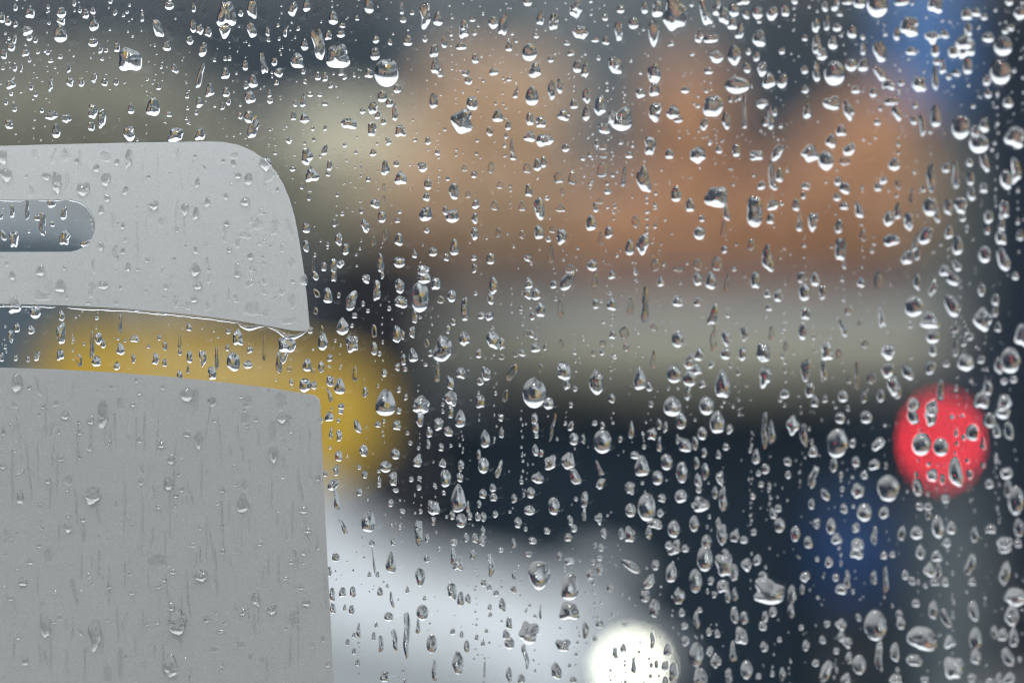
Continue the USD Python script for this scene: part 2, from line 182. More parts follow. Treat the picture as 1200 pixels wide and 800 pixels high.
# ---------------------------------------------------------------- water on the glass
CLEAR = """35.6,14,12,16t 72,15,11.5,13o 72,25,12,10,35 71,39,16,22t 87,4,5,8 93.5,12,4.5,8 100.5,16.5,8,12 109,13,7.5,10 110,28,11.5,18t 109,50,12,11o 135,14.5,5,9 166.5,19.5,5,13 185,33,12,25,-25 198.5,7,11.5,10o 195.5,54.5,10,13 153,71,28,31b 137,56,7,11 117.5,58,6,12 119.5,69,5,5 124.5,59,5,6 32,36,14,13b 34.5,44,7,9 41.5,47,5.5,8 18,28,5.5,10 9.5,25,8,12 2.5,21,7,13 17,46,6,13 13.5,55,9,11 4.5,64,7,11.5 30,62,9,9 34.5,70,4.5,7 18,9,5.5,9 17.5,79,5.5,10.5 25,79,3.5,12 59.5,71.5,7,5 70.5,66.5,6,6.5 80.5,78,5.5,16 12.5,99,13,11,-35 36.5,101.5,5,9.5 59.5,98,6.5,20b 82,96,9,12b 95.5,96.5,7,12b 110.5,91.5,7,12.5 122.5,96.5,7.5,10 136,96.5,6,10 204.5,80.5,9.5,12b 186,101.5,6.5,9 153.5,127.5,8,13t 179.5,125,17.5,23t 198,134,7,7 60.5,135.5,17,11.5b 77.5,138.5,13,12b 66,153,10,18t 109,131,11.5,18b 107,148,8.5,11 119.5,139,10,24b 17,126.5,5.5,10 10.5,145.5,10,11.5b 7,119.5,5,8 151,156,15,20b 206,158,20,18b 235,157,14,16b 226.5,31,7.5,16 234.5,34.5,9,13.5 222.5,47.5,8.5,11 227,9.5,5,11 238,58,10,18,20 235,88,8,32,18 233.5,120,10,14b 230,132,5,7 49,129.5,5.5,6
265,17,25,30b 263.5,37,14,18i 244,37.5,9,13 295.5,11,13,23b 295,35.5,11,18,-15 282,16,7,8 313.5,37,5,12 314.5,47,5,5.5 335,36.5,6,16,20 343.5,10.5,11,18,15 359.5,7,9,14.5t 390.5,21,12,17t 401.5,30,7.5,6 399.5,40,10,9 385,41.5,9,12b 373.5,52,14.5,38i,-10 396,67,29.5,31b 357,52,9.5,15t 348,71,17,18.5b 309,74,9,25,-12 321.5,72.5,7,11 327,85,11,11,35 355.5,83,5.5,9 372.5,89.5,7.5,11 381,90.5,7,11 387.5,100,6,8 400,85,7,9 404,90.5,6,6.5 357.5,95.5,5,7 264.5,86,11.5,14 287.5,77,7,12 296.5,95,12,16t 288.5,99.5,7,11 293,114,13.5,15.5b 265,108,8.5,12.5 267.5,118,6,12 261,124.5,5.5,9 246,106,11.5,17b 292,137,12,16 281.5,136,6,8.5 297,149,12,28,16 316.5,118,8,8 316,109.5,5.5,10 324,97,5.5,7 355,117,7,18 363.5,110.5,7,7.5 375,111,7,6 381,121,7,7.5 346,121.5,5,8.5 357,139,12,15b 344,136,6.5,12 409,144.5,19.5,14b 381,150,4.5,7.5 425,130,7,8.5 437,126.5,11.5,16b 442.5,135,7,9.5 449.5,142.5,7,9.5 448,113,11,14.5 456.5,120.5,9,11 462.5,131,7.5,22 453,85,29.5,34o 432.5,86,11,12b 439.5,63.5,11.5,15.5 440.5,46.5,9,9.5 465.5,104,9,11 432.5,6,11.5,20t 471,10,5,16 472.5,23.5,8,7.5 478,48,11,13 436,151,11,18b 469,153,14,15b 264,69,5,6 418.5,21.5,5,6
498.5,19,13,32i 513.5,22,12,17t 483,15,6,6 498,45.5,6.5,9 520.5,50,7,13.5 543.5,34,12,23b 540.5,54,13,10 553.5,22.5,7,8.5 556.5,38.5,5.5,7.5 578,26,11.5,16.5 590,29,11,26,12 596.5,55,8.5,12 620.5,61.5,17.5,21o 618.5,2,10,11 633.5,21.5,9,16,10 649,25,11,21b 674.5,11,16,21b 680.5,38,19,16,25 697.5,47,9.5,5.5 710,48,9,10 709,20.5,7,8.5 664.5,51,8,5 669,62.5,9,7 628.5,42,6.5,7 509,60,11.5,15 510,77,11,25b 516,86,7,10 557,69,8.5,12 549,94,9.5,12 546,86,9,9 578.5,84,11,9.5 627,82,15,19b 645.5,69.5,7,8.5 596.5,93,7,5 604.5,109,6,16,15 623.5,112,15.5,23.5t 647,106,10,24b 656,101,8,18 676.5,78,10.5,15 686,82,10,19b 719,75,13,22 687.5,112,9.5,19 687,133,9,18 703,125,15,25b 673,122.5,9.5,12 660.5,134.5,15,15b 717,138,9,17 708,150.5,15,13b 508,118,10,19 553.5,121,13.5,17 542,143,28,32b 583.5,136,13,16 595.5,147.5,7,11 621,139.5,9,15 634,143.5,13.5,14.5b 574,154,8,12
727.5,11,9,9.5 755.5,9.5,8,14 771,11,14,22b 791,18,28,48b 742.5,27.5,11.5,13.5 725.5,37,10.5,23b 766,40,13,31i 787,51,9,7 826,14,12,32,-18 840,9,9,22,15 848,18,14,22b 858,28,12,15 860,12,12,16 867,37,10,22,15 819,43,11,18b 833,45,17.5,11 874,17,8.5,11.5 888,15,12,15.5 905,16,13,17,15 920.5,13,9,15 871,1,15,10 931.5,1,8,9 889.5,45,16,20b 956,30,10,17 943,44.5,7,8 840,67,18,16b 860.5,65,15.5,24 877,60.5,7,9 886.5,66,7.5,12 830.5,83,10,9 875.5,80,9,11.5 893,81,11,18b 901,94,16,20b 917,95,11,17,20 916.5,60,7,8.5 724,78,11,19 767,86,17,24b 766.5,105,12.5,17 750.5,109,11.5,12.5 803,105.5,10.5,8 864,100,28,20o 873,130,4,44 872.5,148,6,5 835,124,25,25b 825.5,145,9,16,20 851,141,10,22b 727.5,141,26,32b 767,131,17,25b 788.5,132,16,18 795,140,11,8 893.5,121,14,13b 943.5,105,9,10 946,130,10,19b 903,137,9,30 908,131,6,10 957.5,52,12,28b 957,84,9,26 943,82,8,10 915,147.5,5.5,5.5 897,143,7,11
1028,7,24,27o 979,5,9,17,15 967,7,7,14 1007,3,14,14 993,2,12,8 984.5,16.5,7,7 969,27,7,18 981,32,11,10 998.5,37,11,16 976,50,11,16 963.5,64,12,15 978,86,24,29o 997.5,76.5,13.5,14.5o 1011.5,77,12,16 1011.5,56,6.5,18 1011,43,6,8 1003,105,11,10 1023.5,108,9,12.5 974.5,121,21,17b 994,129,13,26b,-18 985.5,153,12.5,15 1066,31,23,25b 1051,40,8,17 1057,2,18,10 1092.5,43,21,19b 1096,59,10,16 1098,72,10,9 1096,90,8,32 1105,77,8,20 1096,6,18,20b 1107,40,9,12,-20 1031.5,61,17,25b 1031,86,10,22,-35 1041,99,15,14b 1068,60,13,11.5 1077,99,17,20b 1044,119,18,9 1051,132,10,22,-20 1096.5,136,12,26 1081,146,7,26,-8 1071,141,8,11 1072.5,123.5,6,8 1133,17,13,17b 1135,35,9,18 1144,14.5,12,11 1153.5,20,9,8 1132,54,24,30b 1117,61,12,14 1134,77,11,20 1158,44,14,12 1175.5,54,21,23o 1178,36,8,8 1185,32,8,9 1195,15,16,17b 1183,2,10,10 1172.5,84,24,30o 1156.5,94,10,14 1181,120,12.5,15 1158,110,9,10 1126,149,21,28o 1153,147,12.5,17b 1144,154,12,14 1121,85.5,10,9 1112,90,7,7 1056,97,8,9 1028,143,8,8 1190,160,26,28b
14.5,248,6,16b 32,246,6,24 50,263,9,28i 44,255,8,8 75,250,8,16,12 60,238,10,11,-25 61.5,262.5,5.5,7 76,279,14,20b 17,280,12,20b 4,276,7,15,-15 101,285,14,12,25 1,253,6,9 34,271,4,5
359,183,16,22b 365.5,205,18,20b 380.5,176,7,15,18 386,194,7,13 384.5,203.5,6,7 343,197.5,7,7.5 322.5,179,5,6 353.5,218,5,8.5 362,231,5,10 363.5,223,5,5f 404,170,6,6 338.5,164,9,10b 437.5,179,8,9b 455,166,8,10 451,197,12,19b 464.5,192,7,8 469.5,209,15,17 431.5,210,6,6.5 439.5,238,11,13b 447.5,254,10,14 466,258,7,7 468.5,248,5,5 467.5,280.5,10.5,16 428,265,10,19b,-20 397,280,9,16b 392,261,5,10 405,292,8,14 359,267,9.5,13 358.5,288,8,15 401,250.5,5,5 438,283,5.5,12f 451,276,6,13f 468,307,14,13.5 446,308,9,24b 391,311,9,16 399,309,10,11b 379.5,312,7.5,11.5 367.5,310,4.5,22f 450,233,4.5,9f 369,298.5,4.5,5.5 450,219,4,8f
501.5,165,7,10 495,195.5,11,13b,-20 513,178.5,7,7.5 501.5,216,9,14 500,230.5,9,11 498.5,251,16,19b 532,223.5,12,21 530,253,16,17 522,246.5,7,11 555.5,204.5,7,9 557.5,239,9.5,12 556.5,255.5,8,14 556.5,273,9,17b 575.5,196.5,8,14f 579.5,241,9,11f 532.5,289.5,10.5,19.5t 500,269.5,7.5,8 507.5,295,10,11.5 523,301,7,10 485.5,297,7,13b 496,316,15,14b 575,303,10,13 555.5,302,7,7 556,314,7,12 601.5,184,8,8 600,171,4.5,18 619.5,223,9,15.5 632.5,243.5,14,29b 631.5,272,11.5,17 642.5,280,7,7.5 658,276,13,22b 647.5,269,8,8f 692.5,261.5,12.5,20 698,243,7,12 712,224,8,8 713.5,272,9,15 694,311,12,15 618.5,302,9,9.5 646,298,8,22f 668,315,12,10f 655,208,12,14f 671,209,10,15f 706,199,13,17f 706,172,10,8f 707.5,182,11,7f 657,244,13,10f 618,197,10,12f 612,241.5,9,11f 586,217,9,10f 548.5,228,7,8f 544.5,197,7,8f 584,273,7,12f 612,275,7,10f 663,173,9,10.5 630,193,10,15 637,190,7,13 683,185.5,6,6 638.5,164,22,16b 621,160,15,13b 641,232,5.5,6 659,225,6,10f 704,280,7,16f 703,235.5,8,7f
762,171,13,22b 784.5,180.5,10,12 737,181,9,9 818,181,19,22b 842.5,175.5,8,10 863,176,9.5,15 887,182,17,12b 911,178,11,24,28 949,179,23,22b 754.5,211,17,35b,-12 731,206,6,26,8 792.5,228,12,20b 808.5,240,10.5,16t 840,231,30,25b 851,248,9,22,-15 822.5,256,7,8 819.5,273,13,16o 848,268,7,20f 849,292,7.5,9.5 884.5,248,18,36 905.5,240,14,13b 903,256,9.5,13 892.5,217,10,11 904,204,8,34 913,205,10,18b 908,219.5,7,7 944,218,11,9b 933,240,9,14 937,260,9,22t 952,260,13,24b 941.5,229,6,8 745,260,9.5,15f 738,289.5,11,19t 753,287,16,26b 880.5,287,9,14f 899,303,16,34b 840,309,12,16f 817.5,310,10.5,14f 795,315.5,13,6f 768,311,10,15f 758,231,4,4 758,237,4,4 758.5,248,5,5 758,256,4,4 758.5,265,4.5,5 758,272,4.5,5
974,165,14,17 968,188,18,23o 995.5,175,15,15b 990,189,13,9f 1048,192,14,16 1035.5,211,10,10 1029,219,9,10 982,212,9,11 990,220,13,15 981,231,9,10 989,241,11,9 1006.5,246,11,20,-20 983,265,9,17 1011.5,276,9,14f 985,292,13,27b 989,309,5,12 1041,257,14,20b 1052,247,9,20 1065,260,11,22b 1045,281,21,15b 1053,216,8,12f 1069,229,7,18f 1085,276,14,22,25 1073.5,283,7,26,15 1076,297,7,16,15 1063,302,15,18b 1091,207,10,38b 1090,242,16,22o 1098,252,8,18,-10 1108.5,197,9,12 1120,204,9,33 1111,242,9,20 1125.5,240,16,21b 1128,255.5,8,8 1112,272,10,16 1122,287,13,23t 1121,311,9,16,-30 1107,317,12,13 1136,190,8,10 1137.5,209,9,16 1138.5,227,9.5,16 1153,220,9,12 1154,190,10,24,-12 1147,168,23,23o 1179,210,14,24 1190,198,14,36b 1158.5,254,11,16 1154,298,14,20o 1177,246,12,22b 1174,260,8,20 1173,278,13,18 1175,303,15,30,-12 1195.5,275,8,14 1157,269,7,12
17,357,17,21b 41.5,365,13.5,17o 72,370,7.5,12 160.5,362,5.5,8.5 194.5,365.5,6,9 72,391,12,28b 20,384,7,11.5 36.5,386.5,9,11b 13,394,7,16b 141,379,5.5,22 108,403,6.5,33 115.5,396,10,16 121,402.5,6,11 113,423,11.5,13 141.5,409,10.5,16b 71,415.5,9.5,14b 43.5,417.5,8,12b 158,396.5,12,9b 182.5,420,9,15b 193.5,405,6,11.5 193,425,6,10 186.5,395.5,5,7 221.5,383.5,7,9.5 210.5,400,5,17f 211,412.5,5,8 222,418,7.5,15 220.5,432,4.5,11 210.5,439,7,12 93,422,7,15f 137,429,8,11b 156.5,420,5.5,11.5 18.5,419,5,7.5 2,418.5,6,10 33,420.5,4.5,7 238,419,10,22b
363.5,386.5,7,9o 278.5,395,14,20 273.5,423,17,23,10 290.5,427,11,11 293,409.5,7,9b 309.5,408,4,32f 337,403,22,20b 327,424,8,26 334,418,7,18,25 267.5,388,6,7 266.5,407,5,9 254,419,5,27 249,437,11,18b 339,432,6,6.5f 360,427.5,11,16 376.5,429.5,7.5,14.5 366.5,434,5,7f 357.5,451,14,17 368,451,8,11b 387,446,10,14b 386,462,6,18,-18 398,452,13,20t 416,438,7,19f 428,459,7,13b 452,471,24,32t 378,401,13,22b 377,386,5,10f 384,346,12,18.5t 371,343.5,7,12f,-20 370,364.5,6,9f 412,352,13,25,16 401.5,382,15,21t 412.5,402,15,23b 415.5,369.5,7,7 397,345.5,4.5,7 425.5,355.5,4.5,7 431,364,5,5 438.5,388,7,16f 438.5,408,8,16 429,326,10,13b 441.5,340,10,25b 468.5,335,12,18 470,354,16,16b 456,361,5,6.5 465,391,11.5,21 472,392,5.5,12 473,421,7,14 466,430,7,10 475,432,5,6.5 450.5,437,7,9.5b 467.5,456.5,5.5,7 475.5,465,5,8 369.5,323,7,12,-20 391,323,7,14 386.5,419,7,9.5 393,399,4,5 448,322,5,10 400,476,8,8
497,325,16,15 492,348,22,36o 511,332,11,15 529.5,346.5,11,15 516.5,351,9,9f 545,362,10,28b 564,369.5,8,9 573.5,370.5,10,11b 578,335,11,22b 575,350,8,14 620,332,9,14b 628.5,344.5,11,14 619,344,10,14b 633.5,363,12,17 624,370,6,10 649,333,8,10 665,329,14,26,25 657,361,8,22f 698,356,7,12 717,356.5,12,16 697,328,8,20f 544,397,14,19b 578,398,17,22b 588,402,8,16b 519,409,24,33b 513,435,7,26 500,402,7,11f 504.5,413.5,6,9 483,389,8,14b 486,371,8,17 484,417,12,19b 531.5,377,6,9 525,385.5,6.5,11 617,390,7,9f 623,391,7,10 628,407,12,11 639,406,5,9 604.5,415,8,7f 612,413,8,9 588,418,7,7f 561,414,7,12 600,436,10,22f,22 592,464,7,16f,20 633.5,431,5.5,12f 661.5,435,17,22b 664,450,9,14b 699.5,448,18,32b 707,402,8,10f 705.5,412.5,6,7 696,413.5,7,8f 658,402,6,11f 626,460,28,36o 643,472,12,15 563,470,11,16b 570,438,11,18b 563,446,9,11b 540,436.5,11.5,14.5 527.5,448,9,17,-10 529,466,16,20b 528,482,7,16 494,475,22,24b 718,391,9,12 717,466,8,12 674,455,6,7 669,474,5.5,7 717,322,8,12
739,358,9,22f 756,355,10,46b 774,330,9,14b 794,353,13,14b 817.5,327,11,16 817.5,354,9,11b 833,328,13,22t 836,368,12,26b,10 836,396,8,34f 851,395,11,22b 850,414,12,14 872,391,9,18b 870,414,9.5,17 895,413,18,24b 897,440,16,30b 942.5,342,13,21o 944,367,11,15b 941,388,11,21b 938,325,8,13b 912,347,12,17b,15 899.5,344,8,10 794,397,14,20o 790,438,17,21o 808,424,13,24b 815,433,17,15b 808,443,16,20o 819,415,10,15,15 806,459,9,20b 846.5,449,18,34t 749.5,443,15,28t 766,421,7,22f 732,389,12,17f 766.5,383,8,10f 734,407,8,9f 761,453,8,12b 823,449,8,11b 833.5,426,8,11b 788,476,21,24o 828,475,17,22o 920,461,11,11b 944,434,12,27b 949,456,11,19b 955,470,9,14 955,327,11,16 904,390,7,17f 852,332,7,22f 885,328,12,20b 763,473,6,8 921,406,6,12f 853,369,5.5,6.5 901,360,9,8 875,451,6,6f
1071,359,22,24o 1089,376,24,23b 1093,394,15,16o 1115,325,14,24,-50 1115,358,15,28,-22 1151,374,24,29b 1093,338,9,18,20 1075,330,9,21b 1029,328,10,20f 1009,331,10,13 964,342,8,18 1033,371,10,25,-14 988,384,9,22,-18 969,411,15,24b 983.5,415,8,14f 965,434,8,28b 1041,411,17,22b 1014,403,9,10f 994.5,364,9,10f 1008,378,6,9f 1021,443,11,13f 995,445,8,8f 1040,433,14,20b 1047,451,14,26b,-10 1032,463,9,16 1052,457,8,20 1064,436,13,20,-12 988,464,11.5,14o 1004,440,5,34 1012.5,465,6,14 1090,430,13,17b 1093,410,9,17 1109,426,8,8 1120,408,7,20 1132,425,20,22b 1129.5,402,6.5,7 1150,421,10,9 1184,422,23,30o 1171,428,12,20 1198,392,18,29b 1166.5,351,9,13 1166.5,364,6.5,14 1169.5,383,8,13 1150,339,9,16 1177,446,9,9 1188,444,9,9 1151,468,18,24b 1158,454,10,18 1177,472,18,20b 1102,456,8,24 1070,473,14,18b 1092,478,15,22b 1137,394,8,9 967,467,7,9 1190,323,8,10
375,492,7,10 386,488,11,13b 399.5,482,7,7 388,507.5,5,16b 397.5,510,7,14 419,499.5,8,17,-18 426.5,528,11,16b 397,534,9,14 394,551,7,14b 390,568,15,13b 394,584,8,27,-10 402,616,7,20,-25 421,576.5,7,9b 427.5,555.5,7,10 421,547,5,6 431.5,610,16,26t 452,546.5,13.5,14o 461,561,11,18b 463.5,531.5,10,13 458,589,7,9 464,574,8,6b 465,498,10,12b 443,497,7,8 467.5,481,6,8 436,636,7,9 461,634,6,10 477.5,507,4.5,5
492,490,10,20 514,496,12,17b 539.5,490,13,21t 525.5,505,11,12b 503,506,8,13 502,520,5,12 517,523.5,6.5,10 489.5,540,11,18,15 519,542.5,9.5,11b 522,560,13,21o 540,545,8,15b 539,559,8,11 568.5,513.5,12,21.5t 566.5,545,13,19o 561,532,5,12 587,489,8,9b 588,507,7,12b 585,549,7,22,18 626,490,9,12,-20 627.5,500,8,14 628.5,510,5.5,6.5 627.5,527,8,14 634.5,530.5,5,9 645,542,13.5,19b 648,499,5,38,14 669,499,8,12b 672.5,514,11,15o 683.5,514,5,12 706,517,21.5,28o 706,498,6,9 697,495,6.5,7b 666,540,17,21b 673,557,12,22,-20 702,548,7,20,-25 704,566,9,15,30 630.5,560,16,15b 537,583,18,34t 548,593,6,15 508,595,16,19b 508,610,6,11 490.5,623,10,32b 500.5,630,5,10 540.5,609.5,13,17o 530,603,7,11 550.5,604,6,10 560,605,7,11 566.5,605,7,11.5 566,578,9,11.5 561.5,590,5.5,9 577.5,571,8,10 578.5,582,9,10 580.5,602,7,9 602.5,583.5,7,11 622,577,10,13o 620.5,597.5,13,11.5o 649,592.5,13.5,21o 685,585,9,20b 684.5,602,6,17 702,607,11,16b 668,609,7,12,-15 672.5,618.5,8,9 666,629,9,10b 607,612,9,13o 641,621.5,8,8 624,633,10,8 546.5,629.5,7.5,11 556.5,630,8,12 565.5,633,9,14b 566,621.5,5.5,10 532,635,9,9b 707.5,624,8,14b 602,636,5.5,12 611,564,5,6 482,561,6,7 520,577,5,5.5 491,571,6,7 675,584,5,5.5
740,503.5,7,22 798,493,13,19o 772.5,497,6.5,14 780,499.5,6,15 764,508,12,15b 772.5,520,6,19 802,521,15,22,-25 794,514,5,12 840.5,494,17,27t 823,507.5,10.5,15o 814.5,519,7.5,17 825,530,7,11 855,502.5,8,12b 850.5,523,8,9 842,532.5,6.5,12 896,502,7,48b 904,506,9,28 929,498,16,24b 942,508,9,32b 953,529,11,16b 886,536,9,21b 897,549,10,12 923,540,10,11b 923.5,556,7,9 953,558,11,28,18 752,545,18,25t 744,533,11,9 781,541,14,19o 770.5,559.5,12.5,17o 799,553,13.5,25o 798,581,14,16 816,542,7,15 818,562,9.5,17 819,573,7,9 826,552,9,20o 844,560,10,19b 838,577,8,15 847,584,10,31b 738,571,12,17b 758,594,21,33o 739,597.5,13,16o 775.5,583,9.5,11 767,613,18,13b 760,624,8,16b 821,591,23,20b 813.5,613,11,19o 789.5,619.5,14,21o 738,626,14,20b 728,625,7,14 774,600,8,11 828,634,12,16o 842,612,7,14b 846,626,13,25b 861,628,11,18b 872,632,9,9b 883,623,7,8 906,601,8,14,-15 912,595,8,9 913.5,615,13,17o 932,625,11,18o 951,590,8,13b 947,635,11,14 957,613,8,12b 882,581,7.5,8b 892,567,7,7 889,554,6,7 793,637,9,12 784,638,10,11
1015,488.5,14,14.5o 984.5,489.5,12,13o 981,519,25,34o 977,544,9,18 1030,519,16,18b 999,519,8,12 1024.5,544,14,13b 1003,540.5,9,12 1013,556,9,10 1041,571.5,26,31o 1005.5,575,16,18b 989,595.5,9,12 1013,600,17,21o 1036,600,12,15 974,616,11,19o 967,579,9,16,-30 980,631,14,14b 1003,618,9,12b 1005,637,15,16 1025,626,9,24b 1069,487,12,20,-18 1091,488,15,22b 1079.5,520,22,27o 1102.5,523.5,18,21o 1120,552,18,36 1140.5,506,15,20,15 1153,520,6,16 1092.5,557,13,14 1104.5,562,6,11 1137,556,7,10 1075,571,10,19,-18 1073,557,4,8 1116,487,5,6 1088,544,4.5,5 1130,512,5,7 1108,584,9,10 1160,492,13,17o 1168,504,9,17,-15 1175,483,18,16b 1182,504,11,22,-10 1180,554,15,14 1181,572,10,20 1190.5,586,18,34o 1194,618,11,23 1177,635,19,15b 1193,636,9,10 1159.5,566.5,10,11 1099.5,617,14.5,26o 1115,618,11,15 1074.5,624,15,15o 1057,624,9,17,10 1110,635,10,11 1088,602,7,13 1088,593,10,9 1078,593,10,9 1142,626,9,20 1161,619,14,11b
393.5,653,9,12b 385.5,669,8,12 389.5,696,7,16 401.5,693.5,9,12.5 413.5,693,7.5,14 390,712.5,7.5,13 412,714,7,11 404,711.5,4,8 384.5,728,7,10 420.5,738,6,18b 445.5,693,7,11 459,702,5,20,-8 455.5,722,11,11o 458.5,658,13,26t 438,655,3.5,34,-8 442.5,673,5,8 433,673,5,8 446.5,754,7,20i 463,750,7,27i,-10 476.5,744,9,56i 451,792,11.5,13 419,776,6,8 415,762.5,6,8 407.5,752,5.5,8 438,745,5,10 415,744,5,7 477.5,691,5,10 441,732,4.5,7
492.5,676,12,22i 500,654,7,10,-20 531,650,8,24 537,660,13,18b 554,649.5,7,11 575,662,9,27i 632,674,26,34i 668,687,21,32 667,715,25,22b 530,692,12,22b 540,701,9,17 548.5,701,7,12 567,682,7,10 573.5,688,6,8 581.5,694.5,7,8o 588.5,707.5,9,18b 602.5,673,5,10 602,690,8,10b 495,717,14,19o 490,733,6,19 506,754,12.5,22o 536.5,775,14,29 547,757,7,14 530.5,739.5,6.5,8 541,743,4.5,9 596.5,730,8,14 593,743,10,12 597,753,12,14o 619,741,26,28b 616,769,7,30i,-10 660,755.5,19,15b 652,786,12.5,21,-12 686,738,10,20b 703,730.5,10,10o 633.5,716,3.5,18 627,721.5,5,5 697,747.5,5,7 574,711,5,8 574.5,720,5,6 570,739,4.5,6 509,786,8,28b 568,783,3,20 596.5,790,8,18 611,795,9,12 672,796,9,8 619.5,649,9,7b 656,651,6,11 667.5,657,13,9b 692,672.5,9,12o 702,666,9,14b 703,653.5,7.5,7 704.5,641,7,9 587,644,6,6 714.5,687,7,12 705,705,5,4 719,762,4,12
739,663,11,26,-55 768,661.5,9,12 761,681,13,20,15 756,698,11,15b 767,712,13,22b 787,670,13,26,8 788,644,19,12b 803,642,9,9 826,654,18,30o 815,680,15,28o 796,698,13,21b 799,717,8,10 802,733,9,9 803,750,10,13b 816,725,8,22 820,714,7,7 849,661,22,28b 860,670,10,21 847,686,14,16b 853,698,7,15 861,696,7.5,17 850,648,9,12 875.5,661.5,14,16b 887.5,655.5,10,13 833,680,8,10b 837,696,7,8 902,694,38,36b 928,696,11,24 927,715,8,18 894,673,11,10 897,722,8,14 906,716,9,12 943.5,675,12,13 940,690,6,13 861,720,9.5,20 872,723,10,15 869,745,15,23b 859,762,9,25 894,733,10,11 816,766,17,29o 832,762,8,12,25 839,773,14,19b 821,793,17,24b 831,739.5,7,10 840.5,741.5,8.5,10 875,784,14,22o 854,792,9,20b 895.5,757.5,10,13 944.5,755.5,9,13 913.5,748.5,6,7 939,734.5,6,7 917,789,8,18b 889,791.5,7,7 956,776,9,9 730,758.5,7.5,11 765,749,6.5,20i 783.5,760,10,15.5t 742.5,779,6,20b 764,778.5,4,7 770,777.5,5,10 780.5,779.5,9,12 790,786,10,25b 721,764,5.5,14 763,792,4,5 781,797,8,10 732,730,6,6
1004,646,16,18b 971.5,658,10,13 986,690,14,12b 993,678,8,22 979.5,676,8,9o 1024,677,8,18b 1038,678,7,33 1079,646,11,18 1061,673,8,11 1069,680,9,10 1090,668,16,20b 1098,651,13,13 1100,668,8,20 1096,681,13,9b 1108,681,9,11 1137,661,11,26,15 1139,681,9,11 1178,670,13,31,10 1177,642,16,12 1190,699,26,22b 1186,720,17,26b 1188,746,11,23 1141,715,12,25,-10 1143,748,14,27o 1143.5,769,12,18 1175,743,12,15 1165,740,8,15 1181,769,13,24,-22 1183,794,15,15 1171,793,9,12 1073.5,706,10,9 1094,714,11,22 1109,724,11,25,-20 1026,732,26,36o 1080,746,36,32b 1072,773,20,14,20 1030,768,10,38b 1031,755,7,9 1049,763,11,23 1056,730,11,13 1054,719,8,10b 1118,782,23,26b 1113,751,15,17b 1007,778,16,23o 995,770,8,15 968,786,12,27,20 986,731,15,15b 993,752,13,15b 986,745,9,12 1006,723,7,9 969.5,730,8,9 964,749,8,10 980,762,7,8 991,795,12,14 1050,795,16,12 1084,796,10,9 1139,794,11,10o 1160,798,12,8 1036,650,8,9 1046,649,7,7"""
ONDECAL = """113.5,197,9,11 137.5,190,7,10 147.5,223.5,8,12 126,232.5,9,10 119,246,8,14 144.5,265,7,9 231.5,214.5,7,15 230,250,9,17 229.5,293,7,12 229,316,14,18 119,289,8,12 144.5,294,7,10 150.5,313,7,13 55,207,13,10,30 48,317,12,14 311.5,192,15.5,18 291.5,210,11.5,18 279.5,206,9.5,9 274,192,7,11 288,236.5,14,11.5 265,230.5,7,10 325.5,222.5,5,9 243.5,237,8,13 266,262,8,9 294,300,8.5,11 269,293,7,7 262,189,6,7 71.5,335,15.5,17.5 121.5,334,15,11.5 15,323,8,13 195,336,7.5,9 232.5,335,11.5,10 228,350,10,10 141.5,337,5,7 45.5,342,5,6 356.5,328,9,15 279,321,9,10 359.5,366,5,5 240,197,4,9,-20 217,246,10,17i 151,186,9,26i 98,222,17,18b 67,214,13,30b 8,205,18,20b 3,184,13,22b 124,211,14,17b 181,241,16,13b
20.5,448,14.5,24 219.5,462,17,18o 191,453,7,9 132,453.5,6,7 156,473,8,8 164,460,7,7 50,476,8,7 35,453.5,6,8 77,486,12,11 107,492,11,12 121,485,14,36i 5,506,5,9 25,513,5,6 93.5,506,7,9 70,505,5,9 105.5,524,7,11 72,537,9,7 4,545,9,10 94,535,5,8 24,552,14,6,-25 24,582,10,18 57,563,8,8 79,573,7,7 4,569,7,6 109,580,22,24b 98,608,9,8 80,617,11,15 166,564,8,10 198,566,13,18 200.5,538,9,12 189.5,520,10,11 219.5,508,10,8 186,593,9,8 207,580,7,7 233,516,11,24i 235,618,7,7 227,638,9,7 48,610,5,6 21,625,5,6 48,589,6,6 210,555,6,7 331,489,14,15 341.5,505,6,6 321,532,13,24i 332,558,7,6 285,590,15,26 356,597,12,10 361,621,10,8 373,560,7,8 260.5,574,7,7 276,567,6,7 256,589,9,6,-30 290,499,6,6 261,616,5,6 299,602,5,5 310,505,5,5 276,546,5,5 283,464,7,6 36,657,8,10 27,681,12,11 128.5,686,9,8 203.5,669,9,8 186,686,8,8 155,693.5,10,7 13,700,8,8 49,704,6,8 236,674,18,16 53,732,13,31,-8 21,745.5,7,8 30,773,10,14 201.5,710,9,11 208,729,24,35b 112,742,19,44b 201,780,21,30b 64,728,6,6 95,739,6,12,-20 185,728,7,7 147,751,5,6 123,773,5,5 127,725,6,7 173,730,6,6 66,693,6,6 21,665,6,6 319.5,712,13,17 261.5,646,7,7 243,725,8,10 259,739,10,6 353,687.5,9,7,15 335,677,9,5 342,658,9,7 359,704,11,13 385,777,6,10 300,700,12,22b 285,716,8,10 373,641,7,7 356,646,7,10 249,470,12,13f 379,748,6,9"""
